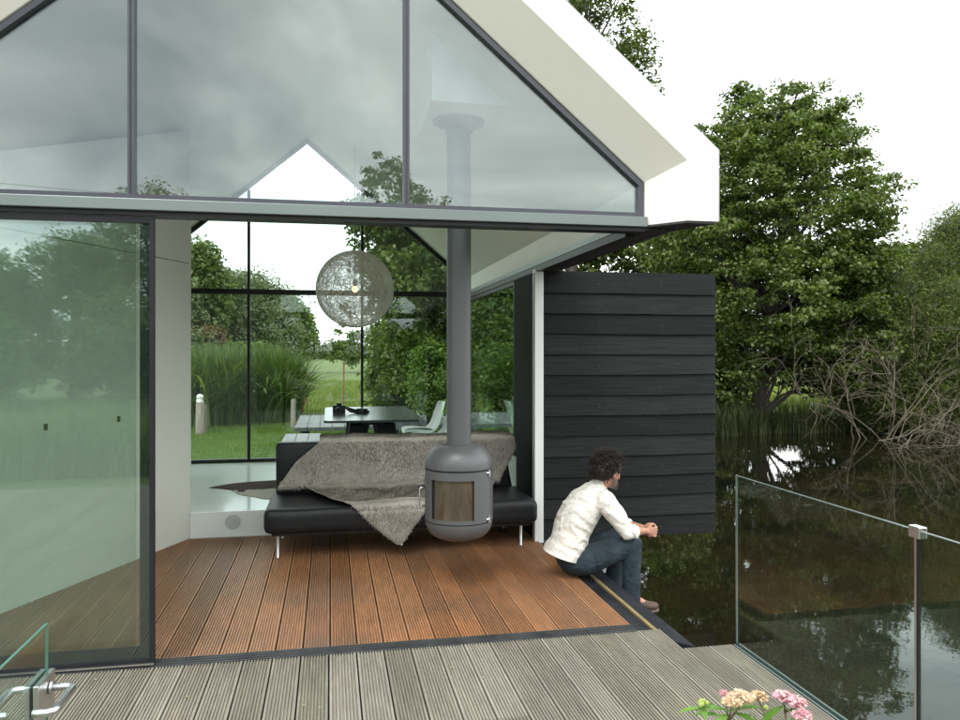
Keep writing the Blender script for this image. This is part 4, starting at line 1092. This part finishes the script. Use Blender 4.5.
MB().tube([(-7.2,-26,-.2),(-7.2,-26,8.6)],[.13,.09],10).box(-8.0,-6.4,-26.05,-25.95,8.2,8.3).build('shaft',M['postwood'],px_,True,50)
MB().tube([(-7.2+40*s,-26-3*s,8.25+(2.5*s*s)-1.2*s) for s in np.linspace(0,-1,12)],.012,4).tube([(-7.2+30*s,-26-3*s,8.25-1.6*s+1.6*s*s) for s in np.linspace(0,1,12)],.012,4).build('cable',M['black'],px_)

# ------------------------------------------------------------------ flowering plant in the near right corner
fp=thing('flowering_plant','pink flowering hemp agrimony in the near right corner of the terrace','plant',(.92,1.33,0))
M['stemg']=pmat('reddish_stem',(.16,.12,.07),.6,var=.3)
M['petal']=leaf_mat('pink_petal',[(0,(.50,.22,.34)),(.5,(.72,.42,.54)),(1,(.86,.70,.74))],.25,.6)
M['bud']=leaf_mat('cream_bud',[(0,(.55,.40,.28)),(.5,(.70,.52,.42)),(1,(.80,.66,.52))],.25,.6)
M['pleaf']=leaf_mat('fresh_leaf',[(0,(.09,.20,.03)),(1,(.17,.32,.06))],.35,.45)
def fh(px,py,t,r,mat,n,stem_to):
    c=at(px,py,t); mb=MB()
    for k in range(n):
        u=NR.random()**.5*r; a=NR.uniform(0,2*PI); p=Vector((c.x+u*math.cos(a),c.y+u*math.sin(a),c.z+.40*r*(1-(u/r)**2)+NR.normal(0,.0015)))
        q=.0036*NR.uniform(.7,1.3); rot=Euler((NR.uniform(-.8,.8),NR.uniform(-.8,.8),NR.uniform(0,6))).to_matrix()
        star=[]
        for j in range(10):
            rr=q*(1.25 if j%2==0 else .55); star.append(p+rot@Vector((rr*math.cos(PI*j/5),rr*math.sin(PI*j/5),.0012 if j%2==0 else 0)))
        mb.add(star,[tuple(range(10))])
        mb.tube([p,Vector((c.x,c.y,c.z-r*.5)).lerp(p,.25)],.0006,3,False)
    mb.build('flower_head',mat,fp)
    return Vector((c.x,c.y,c.z-r*.5))
heads=[(741,698,1.50,.026,'bud',170),(731,703,1.48,.018,'bud',110),(724,694,1.53,.010,'petal',50),(759,697,1.52,.017,'bud',100),(783,697,1.50,.020,'petal',150),(796,703,1.49,.021,'petal',150),(802,716,1.45,.018,'petal',110)]
sm=MB(); base=Vector((.92,1.33,.30)); ends=[]
for px,py,t_,r,mt,n in heads:
    e=fh(px,py,t_,r,M[mt],n,None); ends.append(e)
j1=at(728,722,1.50); j2=at(785,712,1.51); j3=at(766,722,1.5)
for a,b in ((ends[0],j1),(ends[1],j1),(ends[2],j1),(ends[3],j3),(ends[4],j2),(ends[5],j2),(ends[6],at(800,740,1.45))):
    sm.tube([a,a.lerp(b,.5)+Vector((.002,0,.002)),b],[.0016,.002,.0026],6)
for j in (j1,j2,j3,at(800,740,1.45)): sm.tube([j,j.lerp(base,.5)+Vector((.02,0,0)),base,Vector((base.x,base.y,.2))],[.0026,.0035,.005,.006],8)
sm.build('stems',M['stemg'],fp,True,180)
lf=MB()
def leafb(p,d,L,w,droop=.25):
    d=Vector(d).normalized(); sd=d.cross(Vector((0,0,1))).normalized(); n=7; vs=[]
    for i in range(n+1):
        s=i/n; ww=w*math.sin(PI*(s*.93+.05))**.8*.5*(1+.08*(-1)**i); c=Vector(p)+d*L*s+Vector((0,0,-droop*L*s*s))
        vs+=[c-sd*ww+Vector((0,0,.12*ww)),c,c+sd*ww+Vector((0,0,.12*ww))]
    fs=[]
    for i in range(n): fs+=[(3*i,3*i+1,3*i+4,3*i+3),(3*i+1,3*i+2,3*i+5,3*i+4)]
    lf.add(vs,fs)
for px,py,dx,dy,dz,L,w in ((728,710,-1,.2,.25,.075,.022),(735,709,1,.2,.05,.085,.020),(726,714,-.6,-.6,.1,.06,.018),(733,712,.7,-.6,-.1,.07,.02),(757,708,-.9,.3,.05,.06,.014),(783,706,-.8,0,-.3,.055,.02),(785,708,.6,-.5,-.2,.05,.018),(703,708,-1,.1,.1,.05,.015),(703,708,.8,.5,.1,.045,.015),(703,709,-.3,-.9,.1,.035,.012),(722,716,-.8,.5,.1,.06,.016),(740,716,.9,.4,-.1,.06,.016),(790,720,.8,.1,.1,.06,.02),(770,718,-.6,-.4,.1,.05,.018)):
    leafb(at(px,py,1.5),(dx,dy,dz),L,w)
for k in range(26):
    z=RNG.uniform(.35,.88); a=RNG.uniform(0,6.28); leafb((.93+.03*math.cos(a),1.34+.03*math.sin(a),z),(math.cos(a),math.sin(a),.3),.09,.03,.4)
lfo=lf.build('leaves',M['pleaf'],fp,True,180)
# bud cluster at left
c=at(703,705,1.5); bd=MB()
for k in range(7): bd.ell((c.x+RNG.uniform(-.008,.008),c.y+RNG.uniform(-.006,.006),c.z+RNG.uniform(-.003,.006)),(.004,.004,.005),8,6)
bd.build('bud_cluster',pmat('green_bud',(.35,.42,.10),.6),fp,True,180)
c2=at(767,707,1.5); bd=MB()
for k in range(4): bd.ell((c2.x+RNG.uniform(-.004,.004),c2.y,c2.z+RNG.uniform(-.003,.006)),(.0035,.0035,.0045),8,6)
bd.build('bud_cluster',bpy.data.materials['green_bud'],fp,True,180)
pot=MB().lathe([(.0,.001),(.10,.001),(.13,.22),(.14,.22),(.14,.25),(.125,.25),(.115,.21),(0,.21)],(.92,1.33,0),32); pot.build('pot',pmat('clay_pot',(.24,.12,.08),.8),fp,True,40)
# ------------------------------------------------------------------ the seated man
man=thing('person','seated man with curly dark hair, white shirt and jeans, hands clasped, on the deck edge','person',(1.78,5.42,0))
def cone(mb,a,b,r0,r1,seg=18,caps=True):
    a=Vector(a);b=Vector(b); mb.tube([a.lerp(b,i/4) for i in range(5)],[r0+(r1-r0)*i/4 for i in range(5)],seg)
    if caps: mb.ell(a,(r0,)*3,seg,12).ell(b,(r1,)*3,seg,12)
def chain(mb,pts,seg=18):
    for (a,r0),(b,r1) in zip(pts[:-1],pts[1:]): cone(mb,a,b,r0,r1,seg)
def ellchain(mb,pts,n=6):
    for (a,ra),(b,rb) in zip(pts[:-1],pts[1:]):
        a=Vector(a);b=Vector(b)
        for i in range(n+1):
            t=i/n; mb.ell(a.lerp(b,t),tuple(x+(y-x)*t for x,y in zip(ra,rb)),28,18,TROT)
def fuse(name,mb,mat,parent,voxel=.006,smooth=6,disp=None):
    me=bpy.data.meshes.new('tmp'); me.from_pydata(mb.v,[],mb.f)
    o=bpy.data.objects.new('tmp',me); COL.objects.link(o)
    r=o.modifiers.new('r','REMESH'); r.mode='VOXEL'; r.voxel_size=voxel
    s=o.modifiers.new('s','SMOOTH'); s.factor=.5; s.iterations=smooth
    for k,(sz_,st) in enumerate(disp or []):
        tx=bpy.data.textures.new('folds','CLOUDS'); tx.noise_scale=sz_; tx.noise_depth=2
        d=o.modifiers.new('d%d'%k,'DISPLACE'); d.texture=tx; d.strength=st; d.mid_level=.5; d.texture_coords='LOCAL'
    dg=bpy.context.evaluated_depsgraph_get(); m2=bpy.data.meshes.new_from_object(o.evaluated_get(dg))
    bpy.data.objects.remove(o); m2.name=name; m2.materials.clear(); m2.materials.append(mat)
    off=ORG[parent.name]
    m2.transform(Matrix.Translation(-off)); m2.polygons.foreach_set('use_smooth',[True]*len(m2.polygons))
    q=bpy.data.objects.new(name,m2); COL.objects.link(q); q.parent=parent; ORG[q.name]=off.copy(); return q
from mathutils import noise as mnoise
def folds(o,amp,fr,dens):
    '''press diagonal creases into a cloth mesh'''
    me=o.data; nv=len(me.vertices); off=ORG[o.name]
    new=[]
    for v in me.vertices:
        p=v.co+off; n=v.normal
        w=mnoise.noise_vector(p*6)*.10
        a=(p.x*.55+p.z*.9+w.x); b=(p.z*.35-p.x*.9+w.y)
        r1=(1-abs(math.sin(a*fr[1]+2*math.sin(p.y*6))))**2; r2=(1-abs(math.sin(b*fr[1]*.7+1.3*w.z*20)))**2
        m1=max(0,mnoise.noise(p*5+Vector((3,1,7)))+.15)*2; m2=max(0,mnoise.noise(p*5+Vector((9,4,2)))+.1)*2
        new.append(v.co+n*(amp*(min(1.2,m1)*r1+min(1.2,m2)*r2)*dens))
    for v,c in zip(me.vertices,new): v.co=c
YN,YF,YC=5.27,5.58,5.42
Hc=onY(577,561,YC); Hc.z=.125
hipR=onY(586,560,5.33); hipL=onY(584,557,5.52)
kneR=onY(632,545,5.25); kneL=onY(621,534,5.62)
ankR=onY(631,597,5.25); ankL=onY(610,599,5.60)
shR=onY(606,502,5.25); shL=onY(601,497,5.59)
elR=onY(627,532,5.20); elL=onY(621,524,5.64)
hand=onY(649,531,5.41)
wrR=onY(644,531,5.345); wrL=onY(642,528,5.475)
neck=onY(598,487,5.42)
HC=onY(608.5,471.5,5.43)
for v in (hipR,hipL): v.z=max(v.z,.115)
HR=(Euler((0,0,math.radians(24))).to_matrix()@Euler((0,math.radians(16),0)).to_matrix())*1.07
H=lambda x,y,z: HC+HR@Vector((x,y,z))
TROT=Euler((0,math.radians(28),0)).to_matrix()
# torso stations
T=[(onY(567,547,YC),(.130,.170,.10)),(onY(572,529,YC),(.130,.165,.11)),(onY(580,513,YC),(.135,.182,.11)),(onY(587,502,YC),(.122,.188,.092)),(onY(594,491,YC),(.078,.135,.062))]
sk=MB()
ellchain(sk,[(p,(a-.02,b-.02,c-.02)) for p,(a,b,c) in T])
chain(sk,[(T[-1][0],.055),(neck,.053),(H(-.02,0,-.07),.052)])
# head
sk.ell(H(-.012,0,.022),(.093,.074,.092),28,18,HR).ell(H(.018,0,-.035),(.066,.058,.072),24,16,HR).ell(H(.055,0,-.082),(.030,.034,.022),16,10,HR)
sk.ell(H(.068,0,.018),(.020,.045,.030),16,10,HR)          # brow
cone(sk,H(.083,0,.008),H(.106,0,-.026),.008,.012,12)       # nose
sk.ell(H(.085,0,-.058),(.014,.024,.007),12,8,HR).ell(H(.083,0,-.067),(.013,.021,.007),12,8,HR)
for s in (1,-1):
    sk.ell(H(.055,s*.036,-.02),(.024,.018,.020),14,8,HR)
    er=HR@Euler((0,0,s*.35)).to_matrix()
    sk.ell(H(-.006,s*.074,-.008),(.018,.007,.031),16,10,er).ell(H(-.002,s*.071,-.034),(.008,.008,.009),10,8,HR)
# arms
for sh,el,wr in ((shR,elR,wrR),(shL,elL,wrL)):
    chain(sk,[(sh,.050),(el,.040)]); m_=el.lerp(wr,.35); chain(sk,[(el,.038),(m_,.040),(wr,.026)])
# hands: palms facing each other, fingers laced
def hand_mesh(mb,wr,s):
    """s=-1 right hand (near), +1 left"""
    c=hand+Vector((0,-.024*-s if False else s*.024,0)); c0=Vector(c)
    mb.ell(c0+Vector((-.005,0,0)),(.042,.016,.040),20,12,Euler((0,math.radians(12),0)).to_matrix())
    cone(mb,wr,c0+Vector((-.025,0,0)),.025,.024,14)
    for k,(ln) in enumerate((.92,1.0,.95,.78)):
        z=.030-.020*k + (.006 if s>0 else -.004)
        a=c0+Vector((.026,s*.002,z)); 
        j1=a+Vector((.026*ln,-s*.012,-.003)); j2=j1+Vector((.004,-s*.030*ln,-.003)); j3=j2+Vector((-.022*ln,-s*.008,-.002))
        chain(mb,[(a,.0095),(j1,.0092),(j2,.0085),(j3,.0075)],10)
    a=c0+Vector((-.018,0,.028)); j1=a+Vector((.022,-s*.006,.020)); j2=j1+Vector((.026,-s*.014,.004)); j3=j2+Vector((.016,-s*.008,-.008))
    chain(mb,[(a,.013),(j1,.011),(j2,.0095),(j3,.008)],10)
hand_mesh(sk,wrR,-1); hand_mesh(sk,wrL,1)
# legs inside the jeans
sk.ell(Hc,(.125,.155,.095),24,14)
for h,k,a in ((hipR,kneR,ankR),(hipL,kneL,ankL)):
    chain(sk,[(h,.078),(k,.052)]); m_=k.lerp(a,.3); chain(sk,[(k,.050),(m_,.050),(a,.032)]); 
    cone(sk,a,a+Vector((.10,-.005,-.055)),.033,.028); cone(sk,a+Vector((.10,-.005,-.055)),a+Vector((.17,-.01,-.068)),.028,.020)
def skin_mat():
    m,nt,out=new_mat('skin'); p=N(nt,'ShaderNodeBsdfPrincipled'); nt.links.new(p.outputs[0],out.inputs[0])
    c=ramp(nt,noise(nt,22,4),[(.3,(.36,.17,.105)),(.7,(.50,.26,.175))]); nt.links.new(c,p.inputs['Base Color'])
    p.inputs['Roughness'].default_value=.5; p.inputs['Subsurface Weight'].default_value=.08; p.inputs['Subsurface Radius'].default_value=(.01,.004,.002)
    nt.links.new(bump(nt,noise(nt,160,3),.15,.002),p.inputs['Normal']); return m
body=fuse('body',sk,skin_mat(),man,.0042,3)
# eyes, brows
ey=MB(); ir=MB(); br=MB()
for s in (1,-1):
    ey.ell(H(.0695,s*.030,.000),(.011,.012,.009),12,8,HR); ir.ell(H(.0800,s*.030,-.001),(.003,.005,.005),10,6,HR)
    br.tube([H(.084,s*.014,.017),H(.086,s*.030,.022),H(.074,s*.050,.016)],[.003,.004,.002],6)
eo=ey.build('eye',pmat('eye_white',(.6,.58,.55),.25),body,True,180); ir.build('iris',M['black'],eo,True,180)
M['hair']=pmat('dark_hair',(.020,.011,.007),.5,var=.5,vscale=25)
M['beard']=pmat('greying_beard',(.13,.105,.085),.7,var=.6,vscale=60,bmp=.6,bscale=200)
br.build('eyebrow',M['hair'],body,True,180)
# beard : short bristles on jaw and chin
bd=MB(); r_=random.Random(9)
for k in range(1500):
    th=r_.uniform(-1.9,1.9); z=r_.uniform(-.105,-.030)
    if abs(th)<.45 and -.072<z<-.052: continue
    if abs(th)<.7 and z>-.048: continue
    if z>-.05 and abs(th)<1.0: continue
    w=1-((z+.06)/.10)**2*.5
    x=.015+.072*math.cos(th)*w+(.012 if z<-.06 else 0); y=.060*math.sin(th)*w
    n=Vector((math.cos(th),math.sin(th),-.6)).normalized(); p=Vector((x-.004,y,z))
    q=p+n*r_.uniform(.006,.013)+Vector((0,0,-.004)); sd_=Vector((-n.y,n.x,0))*.0014
    bd.add([H(*(p-sd_)),H(*(p+sd_)),H(*q)],[(0,1,2)])
bd.build('beard',M['beard'],body)
# curly hair
hb=MB(); hb.ell(H(-.022,0,.036),(.106,.092,.094),28,18,HR).ell(H(-.062,0,-.015),(.055,.070,.065),20,12,HR)
hair=fuse('hair',hb,M['hair'],body,.006,2,[(.02,.018)])
cu=MB()
for k in range(900):
    while True:
        d=Vector((r_.gauss(0,1),r_.gauss(0,1),r_.gauss(0,1))).normalized()
        if d.x>.45 and d.z<.52: continue
        if d.x>.02 and d.z<.12: continue
        if d.z<-.75: continue
        break
    base=Vector((-.022+.106*d.x,.090*d.y,.036+.094*d.z)) if d.z>-.15 else Vector((-.052+.074*d.x,.080*d.y,.006+.088*d.z))
    L=r_.uniform(.018,.048); dr=(d+Vector((r_.gauss(0,.35),r_.gauss(0,.35),r_.gauss(0,.3)))).normalized()
    a=dr.orthogonal().normalized(); b=dr.cross(a); rc=r_.uniform(.005,.009); ph=r_.uniform(0,6); pts=[]
    for i in range(11):
        s=i/10; an=ph+s*r_.choice((9,11,8)); pts.append(H(*(base+dr*L*s+(a*math.cos(an)+b*math.sin(an))*rc*(.4+.6*s))))
    cu.tube(pts,.0017,4,False)
cu.build('curls',M['hair'],hair,True,180)
# shirt
sh_=MB()
ellchain(sh_,T[:-1])
ellchain(sh_,[T[-2],(T[-1][0],(.075,.13,.052))])
cone(sh_,T[-1][0],neck+Vector((-.004,0,-.004)),.070,.064)
for sh,el,wr in ((shR,elR,wrR),(shL,elL,wrL)):
    chain(sh_,[(T[3][0].lerp(sh,.5),.085),(sh,.074),(sh.lerp(el,.5),.064),(el,.054)]); m_=el.lerp(wr,.34); chain(sh_,[(el,.054),(m_,.047)])
    dd=(wr-el).normalized(); cone(sh_,m_-dd*.022,m_+dd*.012,.053,.051,caps=False)
# loose hem over the waistband, back lower than front
ellchain(sh_,[(onY(560,560,YC),(.136,.186,.075)),(onY(565,550,YC),(.134,.178,.09)),T[0]],5)
def shirt_mat():
    m,nt,out=new_mat('white_linen'); p=N(nt,'ShaderNodeBsdfPrincipled'); nt.links.new(p.outputs[0],out.inputs[0])
    nt.links.new(ramp(nt,noise(nt,12,4),[(.3,(.66,.64,.57)),(.7,(.77,.75,.69))]),p.inputs['Base Color']); p.inputs['Roughness'].default_value=.85
    w=N(nt,'ShaderNodeTexWave'); w.wave_type='BANDS'; w.bands_direction='DIAGONAL'; w.inputs['Scale'].default_value=4.5; w.inputs['Distortion'].default_value=9; w.inputs['Detail'].default_value=3; w.inputs['Detail Scale'].default_value=1.6
    tc=N(nt,'ShaderNodeTexCoord'); nt.links.new(tc.outputs['Object'],w.inputs['Vector'])
    nt.links.new(bump(nt,w.outputs['Fac'],.55,.014),p.inputs['Normal']); return m
shirt=fuse('shirt',sh_,shirt_mat(),man,.0055,5,[(.12,.010)])
folds(shirt,.0075,(5,30),1.0)
import bmesh
b_=bmesh.new(); b_.from_mesh(shirt.data); hp=onY(564,556,YC)-ORG[shirt.name]; hn=Vector((.30,0,.95)).normalized()
bmesh.ops.bisect_plane(b_,geom=b_.verts[:]+b_.edges[:]+b_.faces[:],plane_co=hp,plane_no=hn,clear_inner=True)
b_.to_mesh(shirt.data); b_.free()
sd_m=shirt.modifiers.new('hem','SOLIDIFY'); sd_m.thickness=.004; sd_m.offset=0
# collar
cl=MB(); c_=neck+Vector((0,0,-.006)); ring=[]
ax_=(H(-.02,0,-.07)-T[-1][0]).normalized(); e1=ax_.orthogonal().normalized(); e2=ax_.cross(e1); vs=[];nn=28
for k in range(nn):
    a=2*PI*k/nn; rr=e1*math.cos(a)+e2*math.sin(a)
    for r__,h_ in ((.060,-.012),(.062,.014),(.066,.015),(.068,-.012)): vs.append(c_+rr*r__+ax_*h_)
fs=[(k*4+j,((k+1)%nn)*4+j,((k+1)%nn)*4+(j+1)%4,k*4+(j+1)%4) for k in range(nn) for j in range(4)]
cl.add(vs,fs); cl.build('collar',shirt.data.materials[0],shirt,True,60)
# jeans
je=MB(); je.ell(Hc,(.150,.182,.1245),30,20).ell(onY(568,552,YC),(.118,.165,.085),26,16,TROT)
for h,k,a in ((hipR,kneR,ankR),(hipL,kneL,ankL)):
    chain(je,[(Hc.lerp(h,.6),.108),(h,.106),(h.lerp(k,.5),.092),(k,.073)]); chain(je,[(k,.072),(k.lerp(a,.4),.067),(a+Vector((.004,0,-.020)),.062)])
def jeans_mat():
    m,nt,out=new_mat('blue_denim'); p=N(nt,'ShaderNodeBsdfPrincipled'); nt.links.new(p.outputs[0],out.inputs[0])
    c=ramp(nt,noise(nt,7,5),[(.3,(.006,.013,.019)),(.55,(.013,.026,.036)),(.75,(.034,.053,.064))])
    c=mixc(nt,.3,c,ramp(nt,noise(nt,400,2),[(.4,(.5,.5,.5)),(.6,(1.4,1.4,1.4))]),'MULTIPLY')
    nt.links.new(c,p.inputs['Base Color']); p.inputs['Roughness'].default_value=.85
    nt.links.new(bump(nt,noise(nt,14,4,(1,1,1),.5,1.5),.6,.02),p.inputs['Normal']); return m
jeans=fuse('jeans',je,jeans_mat(),man,.0055,4,[(.1,.010)])
folds(jeans,.006,(5,24),.6)
# keep the seat on the boards
for v in jeans.data.vertices:
    if v.co.x+1.78<1.86 and v.co.z<.003: v.co.z=.003
for v in body.data.vertices:
    if v.co.x+1.78<1.86 and v.co.z<.006: v.co.z=.006
q=onY(557,556,5.30); MB().ell((q.x,q.y,q.z),(.018,.012,.012),12,8).build('belt_patch',pmat('brown_leather',(.16,.06,.025),.6),jeans,True,180)
# shoes
M['shoe']=pmat('brown_suede_shoe',(.085,.05,.036),.75,var=.3,vscale=20); M['sole']=pmat('pale_sole',(.17,.13,.10),.7)
for a in (ankR,ankL):
    s=MB(); cone(s,a+Vector((-.015,0,-.015)),a+Vector((.03,0,-.045)),.046,.044); cone(s,a+Vector((.02,0,-.052)),a+Vector((.12,-.005,-.066)),.044,.036); s.ell(a+Vector((.15,-.008,-.070)),(.060,.043,.030),18,12); s.ell(a+Vector((-.03,0,-.055)),(.040,.036,.040),14,10)
    so_=fuse('shoe',s,M['shoe'],man,.005,3)
    z=min(v.co.z for v in so_.data.vertices)
    b=MB(); pts=[]
    for k in range(28):
        an=2*PI*k/28; pts.append((a.x+.065+.150*math.cos(an),a.y-.003+(.043-.006*math.cos(an+1))*math.sin(an),z-.012))
    b.prism(pts,(0,0,.020)).build('sole',M['sole'],so_,True,40)
